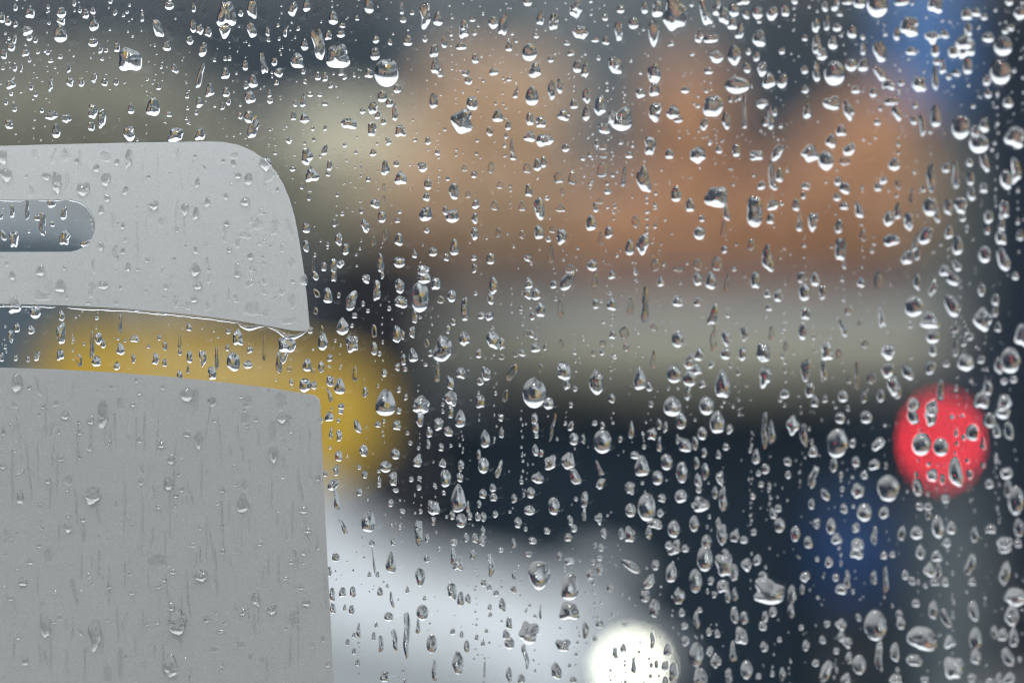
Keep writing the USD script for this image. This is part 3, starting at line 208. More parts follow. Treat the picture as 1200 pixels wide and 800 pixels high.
WET = """124,184,15,14 77,182,10,19 64,183,7,23,12 41,181,9,14 94,189,6,33 79,214,8,27 37.5,225,8,16 189,261,8,13 133,259,6,26 136,298,9,28 110,312,6,20 151,212,2.5,30 168,204,4,60,2 185.5,202,3,50 179,202,2,20 162,282,4,66 209,184,6,22 213,214,3,38,-8 217,272,5,42,-4 222,207,2,45,8 233,208,2,60 243,192,2,36,-20 180,306,2,26 110,207,3,17,-10 191,318,4,12 204,214,3,13,-15 147,281,8,8 318,206,22,12,-25 322.5,266.5,11.5,21 340,269,7,32,-8 295,258,8,10 302,263,15,16 288,276,16,8,15 275,183,12,9 306,248,7,9 331,291,7,12 343,308,8,16 264,276,6,24 279,286,7,12 244,310,7,22 296,315,8,10 278,314,10,12 305,285,5,7 242,176,2.5,16 108,340,10,21 207,353,7,18 220,358,7,12 50,348,22,11 137,355,9,7 158.5,332,3,26 165,344,2,20,-5 20,335,3,10 296,362,24,18 343,353,10,20,-10 293,332,13,8,-30 309,342,9,9 269,346,6,20 277,350,8,12,-25 331,342,8,10 310,330,7,10,-20 338,376,22,10,-12 313,367,6,12 243.5,359,7,14 245,327,6,14
142,473,11,20 230,470,10,36 18,474,10,10 66,472,11,9 4,446,6,30 45,452,6,28,-12 330,470,16,26 291,470,12,18 263,469,2,10 15.5,564,5,84 35,552,5,80,-6 68,554,5,64 92,520,5,64 108,514,5,32 130,516,3,36 170,508,5,56 160,506,2.5,52 168,604,4,64 147,588,4,56 99,624,7,30 116,604,5,28,-10 181,576,5,24,-10 220,576,3,40 226,586,4,26,-8 237,558,4,56 60,580,4,48 8,628,5,22 18,502,3,12 167,549,8,16 81,562,12,14 137,591,5,12 70,624,3,26 62,503,7,24,12 156,601,2.5,18,-12 146,618,3,24 340,492,6,26 352,513,2.5,38 352,568,7,48,-8 270,528,4,24,-8 319,580,4,44 359,610,3,16 333,542,5,26 326,610,4,24 364,553,4,24 336,630,4,16 288,490,12,18 285,532,6,24 304,516,4,22 293,545,2.5,22 287,568,10,18 320,505,11,30
185,656,26,20 58,650,12,22 117,660,6,40 96.5,664,4.5,44 147,672,4,40 88,692,8,40,-10 221,694,6,68,-5 79,774,4,36 100,776,4,46 17,762,4,32 142,776,9,42 127,788,11,24 54,768,9,26 18,708,3,18 182,762,3,24 188,706,4,22 167,646,3,22 145,732,5,26 235,650,4,26 71,723,10,8 283,754,13,12 251,760,12,12 348,654,7,34,-12 344,724,13,24,10 341,762,5,48 315,662,4,32 271,658,4,22,-15 308,772,6,13 294,768,5,14"""
def parse(text):
    out = []
    for w in text.split():
        f = w.split(',')
        k = ''
        if f[3][-1].isalpha(): k = f[3][-1]; f[3] = f[3][:-1]
        out.append([float(f[0]), float(f[1]), float(f[2]), float(f[3]), k, float(f[4]) if len(f) > 4 else 0.0])
    return out
rng = np.random.default_rng(11)
def drop_arrays(w, h, kind, lean, s, base, height=None, res=None):
    """a closed bead of water, w x h pixels, in pane coordinates about its own centre: (vertices, triangles, normals)"""
    a, b = w / 2 * s, h / 2 * s
    big = max(w, h)
    nt, nr = res or ((44, 11) if big > 20 else (32, 8) if big > 11 else (20, 6) if big > 6 else (12, 4))
    th = np.arange(nt) / nt * 2 * math.pi
    c, si = np.cos(th), np.sin(th)
    aspect = b / max(a, 1e-9)
    pw = 3.2 if aspect > 2.4 else 2.3 if kind != 'o' else 2.0
    if kind == 'w': pw = 3.0
    r = (np.abs(c) ** pw + np.abs(si) ** pw) ** (-1 / pw)
    amp = {'o': 0.035, 'b': 0.15, 'f': 0.12, 'w': 0.14, 't': 0.06, 'i': 0.07}.get(kind, 0.12)
    for k in range(2, 7):
        r = r * (1 + amp * rng.normal() / k ** 0.95 * np.cos(k * th + rng.uniform(0, 6.28)))
    if kind == 'b' or (kind == '' and big > 7 and rng.random() < 0.35):       # a second lobe where drops have run together
        for _ in range(2 if kind == 'b' and big > 13 else 1):
            a0 = rng.uniform(0, 2 * math.pi); da = np.angle(np.exp(1j * (th - a0)))
            w *= 1.04; h *= 1.02
            r = r * (1 - 0.07 * np.exp(-((np.abs(da) - 0.75) / 0.3) ** 2)) + 0.22 * np.exp(-(da / 0.5) ** 2)
    y = r * si; x = r * c
    tp = {'o': rng.uniform(0.0, 0.12), 't': rng.uniform(0.45, 0.7), 'i': -rng.uniform(0.4, 0.65), 'w': rng.uniform(-0.3, 0.3), 'b': rng.uniform(-0.2, 0.4)}.get(kind, rng.uniform(0.08, 0.42))
    x = x * (1 - tp * np.clip(y * 0.5 + 0.5, 0, 1) ** 1.3 * (1 if tp > 0 else 0) + (tp * np.clip(0.5 - y * 0.5, 0, 1) ** 1.3 if tp < 0 else 0))
    if aspect > 2.4:
        x = x + 0.25 * np.sin(y * rng.uniform(2, 5) + rng.uniform(0, 6)) * rng.uniform(0.2, 1.0)
        if kind != 'w': x = x * (0.80 + 0.25 * np.clip(-y, -0.4, 1))
    x = x / max(np.abs(x).max(), 1e-6) * a; y = y / max(np.abs(y).max(), 1e-6) * b
    m = min(a, b)
    flat = kind in 'fw' and kind != ''
    sag = 0.0 if flat else rng.uniform(0.2, 0.38)
    cy = -sag * b
    H = height or m * (0.2 if flat else rng.uniform(0.5, 0.7))
    rho = np.linspace(0, 1, nr + 1)[1:] ** 0.85
    X = rho[:, None] * x[None]; Y = cy * (1 - rho[:, None]) + rho[:, None] * y[None]
    if flat:
        zz = H * (1 - rho ** 5)
    else:
        q = 0.82; zz = H * (np.sqrt(1 - (q * rho) ** 2) - math.sqrt(1 - q * q)) / (1 - math.sqrt(1 - q * q))
    zz = np.repeat(zz[:, None], nt, 1)
    if kind == 'b' or (big > 13 and not flat):
        f = 1.6 / m; ox = rng.uniform(0, 99, 3)
        nz = meshkit.noise(np.stack([X * f + ox[0], Y * f + ox[1], zz * 0 + ox[2]], -1)) - 0.5
        zz = zz * (1 + (0.55 if kind == 'b' else 0.2) * nz * (1 - rho[:, None] ** 3))
    if lean:
        t = math.radians(-lean); X, Y = X * math.cos(t) - Y * math.sin(t), X * math.sin(t) + Y * math.cos(t)
        ct = np.array([-cy * math.sin(t), cy * math.cos(t)])
    else:
        ct = np.array([0, cy])
    z0 = H * 1.0 if not (kind == 'b') else float(zz[0].mean())
    V = np.vstack([[ct[0], ct[1], z0 + base], np.stack([X, Y, zz + base], -1).reshape(-1, 3)])
    i = np.arange(nt); j = (i + 1) % nt
    F = [np.stack([np.zeros(nt, int), 1 + i, 1 + j], 1)]
    for k in range(nr - 1):
        p, q2 = 1 + k * nt, 1 + (k + 1) * nt
        F += [np.stack([p + i, q2 + i, q2 + j], 1), np.stack([p + i, q2 + j, p + j], 1)]
    F = np.vstack(F)
    n = np.zeros_like(V); fn = np.cross(V[F[:, 1]] - V[F[:, 0]], V[F[:, 2]] - V[F[:, 0]])
    for k in range(3): np.add.at(n, F[:, k], fn)
    n /= np.maximum(np.linalg.norm(n, axis=1, keepdims=True), 1e-20)
    k0 = len(V); e = 1 + (nr - 1) * nt
    FB = np.stack([np.full(nt, k0), e + j, e + i], 1)
    return np.vstack([V, [[ct[0], ct[1], base]]]), np.vstack([F, FB]), np.vstack([n[F].reshape(-1, 3), np.tile([0, 0, -1.0], (3 * nt, 1))])
ROT = np.stack([U, Z, N])                     # rows: pane axes in the world
def water_mesh(path, v, f, n, at, material=None):
    m = UsdGeom.Mesh.Define(stage, path)
    from pxr import Vt
    m.CreatePointsAttr(Vt.Vec3fArray.FromNumpy((v @ ROT).astype(np.float32)))
    m.CreateFaceVertexCountsAttr(Vt.IntArray.FromNumpy(np.full(len(f), 3, np.int32)))
    m.CreateFaceVertexIndicesAttr(Vt.IntArray.FromNumpy(f.astype(np.int32).ravel()))
    m.CreateSubdivisionSchemeAttr('none')
    m.CreateNormalsAttr(Vt.Vec3fArray.FromNumpy((n @ ROT).astype(np.float32))); m.SetNormalsInterpolation('faceVarying')
    m.AddTranslateOp().Set(Gf.Vec3d(*map(float, at)))
    UsdShade.MaterialBindingAPI.Apply(m.GetPrim()).Bind(material or WATER)
    return m.GetPrim()
ORD = ('leftmost second third fourth fifth sixth seventh eighth ninth tenth eleventh twelfth thirteenth fourteenth fifteenth sixteenth seventeenth eighteenth nineteenth twentieth').split()
def ordinal(i, n):
    if n == 1: return 'only'
    if i == n - 1: return 'rightmost'
    return ORD[i] if i == 0 else (ORD[i] + ' from left') if i < len(ORD) else f'{i + 1}th from left'
def look_word(w, h, k, lean):
    size = 'large' if w * h > 380 else 'mid-sized' if w * h > 190 else 'small'
    if abs(lean) > 9: shape = 'slanting'
    elif h / w > 2.3: shape = 'long thin'
    elif k == 't': shape = 'teardrop'
    elif k == 'i': shape = 'tailed'
    elif k == 'b': shape = 'ragged'
    elif k == 'f': shape = 'flat'
    elif w / h > 1.25: shape = 'broad'
    else: shape = 'rounded'
    return size, shape
def clear_region(x, y):
    if 1040 < x < 1165 and 440 < y < 592: return 'over the red lamp'
    if 678 < x < 805 and y > 722: return 'over the white headlamp'
    if x < 118 and 230 < y < 300: return "inside the upper sticker's slot"
    if x < 370 and y < 86: return 'along the dark top left'
    if x < 370 and y < 172: return 'just above the upper sticker'
    if x < 372 and 340 < y < 470: return 'between the two stickers'
    if x < 480 and y < 130: return 'left of the orange shrubs, at the top'
    if x < 480 and y < 310: return 'right of the upper sticker, on pale beige'
    if x < 480 and y < 440: return "on the black patch beside the stickers' gap"
    if x < 480 and y < 560: return "over the yellow box's right end"
    if x < 480: return 'over the white car beside the lower sticker'
    if x < 700 and y < 130: return 'over the upper left of the orange shrubs'
    if x < 700 and y < 240: return 'over the dark notch in the orange shrubs'
    if x < 700 and y < 335: return "low on the orange shrubs' left half"
    if x < 700 and y < 475: return "over the beige bowl's left half"
    if x < 700 and y < 560: return 'below the beige bowl, on dark slate'
    if x < 700 and y < 648: return 'on dark slate above the white bonnet'
    if x < 690: return 'over the white bonnet'
    if x < 930 and y < 60: return 'above the orange shrubs, top centre right'
    if x < 930 and y < 160: return "over the orange shrubs' middle"
    if x < 960 and y < 335: return "low on the orange shrubs' right half"
    if x < 960 and y < 475: return "over the beige bowl's right half"
    if x < 960 and y < 560: return 'below the beige bowl, right of centre'
    if x < 960 and y < 650: return 'on dark slate above the headlamp'
    if x < 960: return 'right of the headlamp, near the bottom'
    if y < 70: return 'over the blue sign, at the top'
    if y < 160: return "over the blue sign's lower half"
    if y < 250: return 'below the blue sign'
    if y < 335: return "beyond the orange shrubs' right end"
    if y < 445: return 'above the red lamp'
    if x < 1045 and y < 560: return 'left of the red lamp'
    if y < 600: return 'right of the red lamp'
    if x < 1055 and y < 700: return 'over the deep blue bin'
    if y < 700: return 'on the grey cabinet under the red lamp'
    return 'in the bottom right corner'
def decal_region(x, y):
    if y < 400:
        if x < 120: return "on the upper sticker, left, around its slot"
        if x < 240: return "on the upper sticker's middle"
        return "on the upper sticker's right part"
    if y < 520: return "high on the lower sticker, " + ('left' if x < 130 else 'middle' if x < 260 else 'right')
    if y < 640: return "midway down the lower sticker, " + ('left' if x < 130 else 'middle' if x < 260 else 'right')
    return "low on the lower sticker, " + ('left' if x < 130 else 'middle' if x < 260 else 'right')
def water_things(drops, name, noun, cat, region, base, height=None, material=None):
    sets = {}
    for d in drops:
        sz, sh = look_word(d[2], d[3], d[4], d[5])
        sets.setdefault((sz, sh, region(d[0], d[1])), []).append(d)
    for (sz, sh, reg), ds in sets.items():
        ds.sort(key=lambda d: d[0])
        for i, d in enumerate(ds):
            o = ordinal(i, len(ds))
            lab = f'{o} {sz} {sh} {noun} {reg}' if o != 'only' else f'{sz} {sh} {noun} {reg}'
            if o not in ('only', 'leftmost', 'rightmost'): lab = f'{sz} {sh} {noun} {reg}, {o}'
            u, v, s = uv(d[0], d[1])
            vv, f, n = drop_arrays(d[2], d[3], d[4], d[5], s, base, height and height(d, s))
            p = water_mesh(numbered('/World', name), vv, f, n, O + u * U + v * Z, material)
            tag(p, lab, cat, f'{noun}s {reg}')
def water_stuff(drops, name, label, cat, base):
    V, F, M, k = [], [], [], 0
    for d in drops:
        u, v, s = uv(d[0], d[1])
        vv, f, n = drop_arrays(d[2], d[3], d[4], d[5], s, base)
        V.append(vv + [u, v, 0]); F.append(f + k); M.append(n); k += len(vv)
    tag(water_mesh(numbered('/World', name), np.vstack(V), np.vstack(F), np.vstack(M), O), label, cat, None, 'stuff')
clear, decal, wet = parse(CLEAR), parse(ONDECAL), parse(WET)
r3 = np.random.default_rng(8)
def on_sticker(x, y):
    pt = shapely.points(*uv(x, y)[:2]); return shapely.contains(upper, pt) or shapely.contains(lower, pt)
for _ in range(2000):                                      # further thin runs and small beads on the stickers
    x, y, h = r3.uniform(2, 385), r3.uniform(170, 795), r3.uniform(16, 90)
    if on_sticker(x - 4, y - h / 2 - 3) and on_sticker(x + 4, y + h / 2 + 3) and on_sticker(x, y):
        if min(abs(x - d[0]) + max(0, abs(y - d[1]) - d[3] / 2 - h / 2) for d in wet) > 5: wet.append([x, y, r3.uniform(1.8, 4.8), h, 'w', r3.normal() * 3])
        if len(wet) > 215: break
for _ in range(2000):
    x, y, w = r3.uniform(2, 385), r3.uniform(170, 795), r3.uniform(3, 6.5)
    if on_sticker(x - 5, y) and on_sticker(x + 5, y) and min(math.hypot(x - d[0], y - d[1]) - max(d[2], d[3]) / 2 for d in decal) > 5:
        decal.append([x, y, w, w * r3.uniform(1.0, 1.35), '', 0.0])
        if len(decal) > 250: break
for d in wet: d[4] = 'w'
clear.sort(key=lambda d: -d[2] * d[3])
water_things(clear[:300], 'raindrop', 'raindrop', 'raindrop', clear_region, 0.00005)
water_things(decal, 'sticker_droplet', 'droplet', 'droplet', decal_region, TH - 0.00005, material=BEAD)
water_things(wet, 'water_film', 'wet film', 'water streak', decal_region, TH - 0.00005, height=lambda d, s: min(0.00028, 0.22 * min(d[2], d[3]) * s) + 0.0001, material=FILM)

# the uncounted fine spray between them: vertical runs and loose specks, kept clear of the drops above
sh_up, sh_lo = upper.buffer(0), lower.buffer(0)
cell = {}
for d in clear + decal:
    for gx in range(int((d[0] - d[2] / 2 - 1) // 4), int((d[0] + d[2] / 2 + 1) // 4) + 1):
        for gy in range(int((d[1] - d[3] / 2 - 1) // 4), int((d[1] + d[3] / 2 + 1) // 4) + 1): cell[gx, gy] = 1
shapely.prepare(sh_up); shapely.prepare(sh_lo)
fine_clear, fine_decal = [], []
r2 = np.random.default_rng(5)
def speck(x, y, w, h, k=''):
    if not (-60 < x < 1260 and -50 < y < 850): return
    g = (int(x // 4), int(y // 4))
    if g in cell: return
    u, v, s = uv(x, y); pt = shapely.points(u, v)
    on = shapely.contains(sh_up, pt) or shapely.contains(sh_lo, pt)
    edge = min(shapely.distance(sh_up.boundary, pt), shapely.distance(sh_lo.boundary, pt)) < 2.0 * s
    if edge: return
    if max(w, h) > 3: cell[g] = 1
    if on:
        if w > 4.5 or r2.random() < 0.45: return
        fine_decal.append([x, y, w, h, k, 0.0])
    else: fine_clear.append([x, y, w, h, k, 0.0])
for _ in range(3000):
    x, y = r2.uniform(-60, 1260), r2.uniform(-50, 850)
    if r2.random() < 0.4: x, y = (r2.uniform(650, 1260), y) if r2.random() < 0.5 else (x, r2.uniform(-50, 220))
    w = min(5.5, 1.3 + r2.exponential(1.0)); speck(x, y, w, w * r2.uniform(0.95, 1.5))
for _ in range(260):                                        # vertical runs
    x, y = r2.uniform(-40, 1240), r2.uniform(-60, 800)
    for k in range(r2.integers(4, 14)):
        y += r2.uniform(4, 15); w = min(5, 1.5 + r2.exponential(1.1)); speck(x + r2.normal() * 1.0, y, w, w * r2.uniform(1.0, 1.7))
# the pane goes on outside the picture, and so do its drops
def outside():
    while True:
        x, y = r2.uniform(-500, 1700), r2.uniform(-300, 1100)
        if not (-20 < x < 1220 and -20 < y < 820): return x, y
for _ in range(260):
    x, y = outside(); w = 4 + r2.exponential(3.5)
    u, v, s = uv(x, y)
    if -0.75 < u < 0.66 and not shapely.contains(sh_up, shapely.points(u, v)) and not shapely.contains(sh_lo, shapely.points(u, v)):
        fine_clear.append([x, y, w, w * r2.uniform(1.0, 1.9), '', 0.0])
water_stuff(clear[300:] + fine_clear, 'fine_raindrops', 'fine rain spray between the larger drops on the clear glass', 'fine drops', 0.00005)
water_stuff(fine_decal, 'fine_sticker_droplets', 'fine specks of water on the grey stickers', 'fine drops', TH - 0.00005)

# water clinging along the stickers' edges
def bead_line(name, pts, r, label, n0=0.00008):
    """a half-round ridge of water along a pixel polyline, its radius varying"""
    P = np.array([uv(x, y)[:2] for x, y in pts]); line = LineString(P)
    L = line.length; m = max(12, int(L / 0.0009)); s = np.linspace(0, L, m)
    C = np.array([line.interpolate(t).coords[0] for t in s]); T = np.gradient(C, axis=0); T /= np.linalg.norm(T, axis=1, keepdims=True)
    S = np.stack([T[:, 1], -T[:, 0]], 1)
    R = r(s / L) if callable(r) else np.full(m, r)
    R = R * np.minimum(1, np.minimum(np.arange(m), np.arange(m)[::-1]) / 2.0 + 0.05)
    k = 10; rows = [np.column_stack([C - S * 0.00003, n0 + 0 * R])]
    for a in np.linspace(math.pi / 2, 0, k - 1):
        rows.append(np.column_stack([C + S * (np.cos(a) * R)[:, None], n0 + np.sin(a) * R * 0.75]))
    V = np.stack(rows, 1).reshape(-1, 3)
    i, j = np.meshgrid(np.arange(m - 1), np.arange(k), indexing='ij'); j2 = (j + 1) % k
    A, B, Cc, D = i * k + j, i * k + j2, (i + 1) * k + j2, (i + 1) * k + j
    F = np.vstack([np.stack([A.ravel(), B.ravel(), Cc.ravel()], 1), np.stack([A.ravel(), Cc.ravel(), D.ravel()], 1)])
    mm = trimesh.Trimesh(V, F, process=False)
    if mm.volume < 0: mm.invert()
    tag(obj(name, pane_mesh(mm), WATER, None, smooth=50), label, 'water bead')
px = 0.0003
rg = np.random.default_rng(3)
wob = lambda lo, hi, sd: (lambda t: px * (lo + (hi - lo) * meshkit.noise(np.column_stack([t * 38, t * 0 + sd, t * 0]))))
bead_line('water_bead', [(-90, 357), (0, 357.5), (40, 358), (66, 359.5)], wob(1.6, 2.6, 2), "thin bright bead of water along the upper sticker's lower edge, left end")
bead_line('water_bead', [(78, 360), (140, 362.5), (210, 368.5), (245, 372.5), (279, 377.5)], wob(1.6, 2.8, 7), "thin bright bead of water along the upper sticker's lower edge, middle")
def bulge(c, wid, amp): return lambda t: px * (1.9 + 1.25 * amp * np.exp(-((t - c) / wid) ** 2))
bead_line('water_bead', [(277, 377), (284, 380), (293, 381.5), (303, 381), (312, 382)], bulge(0.45, 0.28, 3.6), "thick water bulge under the upper sticker's edge, nearer its middle")
bead_line('water_bead', [(312, 382.5), (320, 384), (328, 387), (336, 391), (344, 392), (352, 390), (360, 388)], bulge(0.6, 0.26, 3.8), "thick water bulge under the upper sticker's right corner")
bead_line('water_bead', arc(80, 264.5, 32, 30.5, -95, 10, 18), wob(1.2, 2.2, 4), "thin bead of water around the slot's rounded end")
bead_line('water_bead', [(-60, 235), (0, 234.5), (30, 235)], wob(1.0, 1.9, 9), "thin bead of water along the slot's upper edge, left")
bead_line('water_bead', [(44, 235), (60, 234.5), (76, 234.2)], wob(1.0, 1.9, 12), "thin bead of water along the slot's upper edge, near its round end")

# ---------------------------------------------------------------- the street behind
def W(x, y, D):
    """the place seen at photo pixel (x, y), D metres in front of the camera"""
    return np.array([(x - 600) * K * D, D - 1.0, 1.3 + (400 - y) * K * D])
def structure(name, mesh, m): return tag(obj(name, mesh, m, None, smooth=False), None, None, None, 'structure')
structure('ground', box(-300, 300, -200, 500, -0.5, 0.0), CONCRETE)
structure('road', box(-120, 120, 13.5, 48, -0.2, 0.004), ASPHALT)
structure('kerb', [box(-120, 120, 13.2, 13.5, -0.2, 0.12), box(-120, 120, 48, 48.3, -0.2, 0.12)], KERB)
# unseen wall, added behind the viewer to keep sky out of the glass reflections
wallm = mat('dark_added_wall', (0.025, 0.028, 0.034), 0.7, 0, 0.3, 5)
gw = thing('added_wall', 'unseen dark wall added behind the viewer to darken the window panel reflections', 'wall', (0, -6.2, 0))
obj('wall_body', box(-14, 14, -0.15, 0.15, 0, 2.1), wallm, gw, smooth=False)
obj('coping', box(-14.05, 14.05, -0.2, 0.2, 2.1, 2.18, 0.01), KERB, gw)

def townhouse(x0, x1, h, floors, color, name, label, D=60.0, tone=1.0):
    y0 = D - 1.0
    t = thing('townhouse', label, 'building', ((x0 + x1) / 2, y0, 0))
    w = (x1 - x0) / 2
    m = mat('wall_' + name, color, 0.7, 0, 0.15, 0.6)
    fr = mat('frame_' + name, tuple(np.array(color) * 1.5 + 0.01), 0.6, 0, 0.1, 2)
    gl = mat('glass_' + name, (0.02, 0.025, 0.03), 0.06, 0, 0.1, 1)
    n = max(2, int(2 * w / 2.4)); fh = (h - 1.2) / floors
    wall = Polygon([(-w, 0), (w, 0), (w, h), (-w, h)]); holes = []
    for f in range(floors):
        for i in range(n):
            cx = -w + (i + 0.5) * 2 * w / n; z0 = f * fh + (0.9 if f else 0.7)
            if f == 0 and i == n // 2: holes.append((cx, 0.02, 1.1, 2.3, 'door'))
            else: holes.append((cx, z0, 1.15, fh * 0.52, 'window'))
    for cx, z0, ww, hh, _ in holes: wall = wall.difference(shapely.geometry.box(cx - ww / 2, z0, cx + ww / 2, z0 + hh))
    face = trimesh.creation.extrude_polygon(wall, 0.35, engine='earcut'); face.apply_transform(trimesh.transformations.rotation_matrix(math.pi / 2, (1, 0, 0))); face.apply_translation((0, 0.35, 0))
    obj('wall', [face, box(-w, w, 0.352, 9, 0, h)], m, t, smooth=False)
    obj('cornice', box(-w - 0.0, w + 0.0, -0.25, 0.0, h - 0.45, h - 0.1, 0.03), fr, t)
    rf = obj('roof', trimesh.convex.convex_hull(np.array([(-w, -0.1, h), (w, -0.1, h), (-w, 9, h), (w, 9, h), (-w, 3.2, h + 1.8), (w, 3.2, h + 1.8), (-w, 5.8, h + 1.8), (w, 5.8, h + 1.8)])), SLATE, t, smooth=False)
    obj('chimney', box(w - 1.6, w - 0.7, 4, 5, h + 0.5, h + 3.0, 0.03), m, rf)
    for cx, z0, ww, hh, kind in holes:
        if kind == 'door':
            d = obj('door', box(cx - ww / 2, cx + ww / 2, 0.15, 0.2, z0, z0 + hh), SLATE, t, smooth=False)
            obj('handle', rod((cx + 0.4, 0.08, 1.0), (cx + 0.4, 0.08, 1.2), 0.02, 8), ALU, d)
        else:
            p = obj('window', box(cx - ww / 2, cx + ww / 2, 0.2, 0.23, z0, z0 + hh), gl, t, smooth=False)
            b = 0.07
            obj('frame', [box(cx - ww / 2, cx - ww / 2 + b, 0.1, 0.2, z0, z0 + hh), box(cx + ww / 2 - b, cx + ww / 2, 0.1, 0.2, z0, z0 + hh),
                          box(cx - ww / 2 + b, cx + ww / 2 - b, 0.1, 0.2, z0, z0 + b), box(cx - ww / 2 + b, cx + ww / 2 - b, 0.1, 0.2, z0 + hh - b, z0 + hh), box(cx - ww / 2 + b, cx + ww / 2 - b, 0.12, 0.2, z0 + hh / 2, z0 + hh / 2 + b)], fr, p, smooth=False)
            obj('sill', box(cx - ww / 2 - 0.1, cx + ww / 2 + 0.1, -0.12, 0.0, z0 - 0.12, z0), fr, p, smooth=False)
townhouse(-30, -20.5, 11.4, 3, (0.05, 0.06, 0.07), 'a', 'blurred slate grey house at the far left, mostly outside the view')
townhouse(-20.45, -11.6, 12.0, 3, (0.016, 0.028, 0.041), 'b', 'dark house front far behind, beyond the left of the stickers')
townhouse(-11.55, -2.2, 11.8, 3, (0.015, 0.028, 0.042), 'c', 'dark slate blue house front filling the blurred top left')
townhouse(-2.15, 4.6, 12.2, 3, (0.10, 0.118, 0.128), 'd', 'grey house front rising behind the middle of the orange shrubs')
townhouse(4.65, 11.5, 11.6, 3, (0.018, 0.03, 0.044), 'e', 'dark blue grey house front behind the blue sign')
townhouse(11.55, 21, 12.0, 3, (0.04, 0.05, 0.06), 'f', 'dark house front at the right, beyond the navy kiosk')
townhouse(21.05, 30, 11.4, 3, (0.06, 0.065, 0.07), 'g', 'blurred grey house at the far right, mostly outside the view')

# leafy things
def leaves(ellipsoids, count, size, seed):
    r = np.random.default_rng(seed); vol = np.array([e[1][0] * e[1][1] * e[1][2] for e in ellipsoids]); vol = vol / vol.sum()
    P = []
    for (c, rad), k in zip(ellipsoids, (vol * count).astype(int) + 1):
        d = r.normal(size=(k, 3)); d /= np.linalg.norm(d, axis=1, keepdims=True)
        P.append(np.array(c) + d * np.array(rad) * (0.62 + 0.42 * r.random((k, 1)) ** 0.6))
    P = np.vstack(P); n = len(P)
    A = r.normal(size=(n, 3)); A /= np.linalg.norm(A, axis=1, keepdims=True)
    B = np.cross(A, r.normal(size=(n, 3))); B /= np.linalg.norm(B, axis=1, keepdims=True); Cn = np.cross(A, B)
    s = size * r.uniform(0.6, 1.3, (n, 1))
    V = np.stack([P - A * s, P + B * s * 0.45 + Cn * s * 0.12, P + A * s, P - B * s * 0.45 + Cn * s * 0.12], 1).reshape(-1, 3)
    k = np.arange(n)[:, None] * 4
    return trimesh.Trimesh(V, np.vstack([k + [0, 1, 2], k + [0, 2, 3]]), process=False)
def shrub(name, label, cat, lobes, leaf, D, stem_to, seed, count=2600, size=0.05, group=None, pot=None):
    """lobes: (px, py, rx, ry) ellipses at D metres; the stem runs down to stem_to (world z)"""
    E = []
    for px_, py_, rx, ry in lobes:
        c = W(px_, py_, D); E.append((c, (rx * K * D, min(rx, ry) * K * D * 0.9, ry * K * D)))
    base = np.mean([e[0] for e in E], axis=0); base[2] = stem_to
    t = thing(name, label, cat, base, 0, group)
    obj('foliage', leaves([(e[0] - base, e[1]) for e in E], count, size, seed), leaf, t, smooth=False)
    st = [rod((0, 0, -0.02), (0, 0, max(0.1, (E[0][0] - base)[2] * 0.55)), 0.025, 8)]
    for e in E:
        q = e[0] - base; st.append(rod((0, 0, max(0.08, q[2] * 0.35)), tuple(q), 0.014, 6))
    obj('stem', st, BARK, t)
    if pot:
        obj('pot', lathe([(0, 0), (pot * 0.7, 0), (pot, 0.42), (pot * 1.08, 0.42), (pot * 1.08, 0.48), (pot * 0.9, 0.48), (pot * 0.85, 0.40), (0, 0.40)], 28), POT, t)
ORANGE = leafmat('terracotta_leaves', (0.66, 0.42, 0.265), (0.71, 0.49, 0.34))
SAND = leafmat('sandy_orange_leaves', (0.68, 0.515, 0.36), (0.74, 0.58, 0.43))
OLIVE = leafmat('olive_leaves', (0.35, 0.345, 0.285), (0.43, 0.42, 0.35))
PALE = leafmat('pale_dry_leaves', (0.76, 0.735, 0.615), (0.83, 0.80, 0.69))
GREYGREEN = leafmat('grey_green_leaves', (0.32, 0.34, 0.30), (0.40, 0.41, 0.36))
Dp = 9.5
cx, cy_, _ = W(795, 400, Dp)
rim_z, bot_z = W(0, 359, Dp)[2], W(0, 472, Dp)[2]
R1, R0 = 318 * K * Dp, 240 * K * Dp
shrub('autumn_shrub', 'sandy orange autumn shrub, largest and leftmost of those in the beige bowl', 'shrub', [(560, 235, 105, 105), (612, 150, 58, 80), (555, 130, 60, 60), (640, 280, 80, 50)], SAND, Dp, rim_z - 0.15, 21, 3600, 0.055)
shrub('autumn_shrub', 'terracotta orange shrub in the middle of the beige bowl', 'shrub', [(800, 280, 185, 66), (808, 160, 46, 85), (740, 275, 75, 40), (890, 262, 80, 55)], ORANGE, Dp, rim_z - 0.15, 22, 3600, 0.055)
shrub('autumn_shrub', 'brownish orange shrub at the right end of the beige bowl', 'shrub', [(1000, 240, 75, 95), (1030, 170, 45, 60), (950, 290, 80, 50)], ORANGE, Dp, rim_z - 0.15, 23, 3000, 0.055)
bowl = thing('planter', 'wide round beige stone bowl planter holding the orange shrubs', 'planter', (cx, cy_, bot_z))
hgt = rim_z - bot_z
obj('bowl', lathe([(0, 0), (R1 * 0.48, 0), (R1 * 0.66, hgt * 0.08), (R1 * 0.82, hgt * 0.24), (R1 * 0.93, hgt * 0.45), (R1 * 0.985, hgt * 0.66), (R1, hgt * 0.86), (R1, hgt * 0.90), (R1 * 0.93, hgt * 0.90), (0, hgt * 0.8)], 64), STONE, bowl)
obj('rim', lathe([(R1 * 0.9, hgt * 0.905), (R1 * 1.0, hgt * 0.905), (R1 * 1.005, hgt * 1.12), (R1 * 0.96, hgt * 1.16), (R1 * 0.9, hgt * 1.16), (R1 * 0.9, hgt * 0.905)], 64), RIM, bowl)
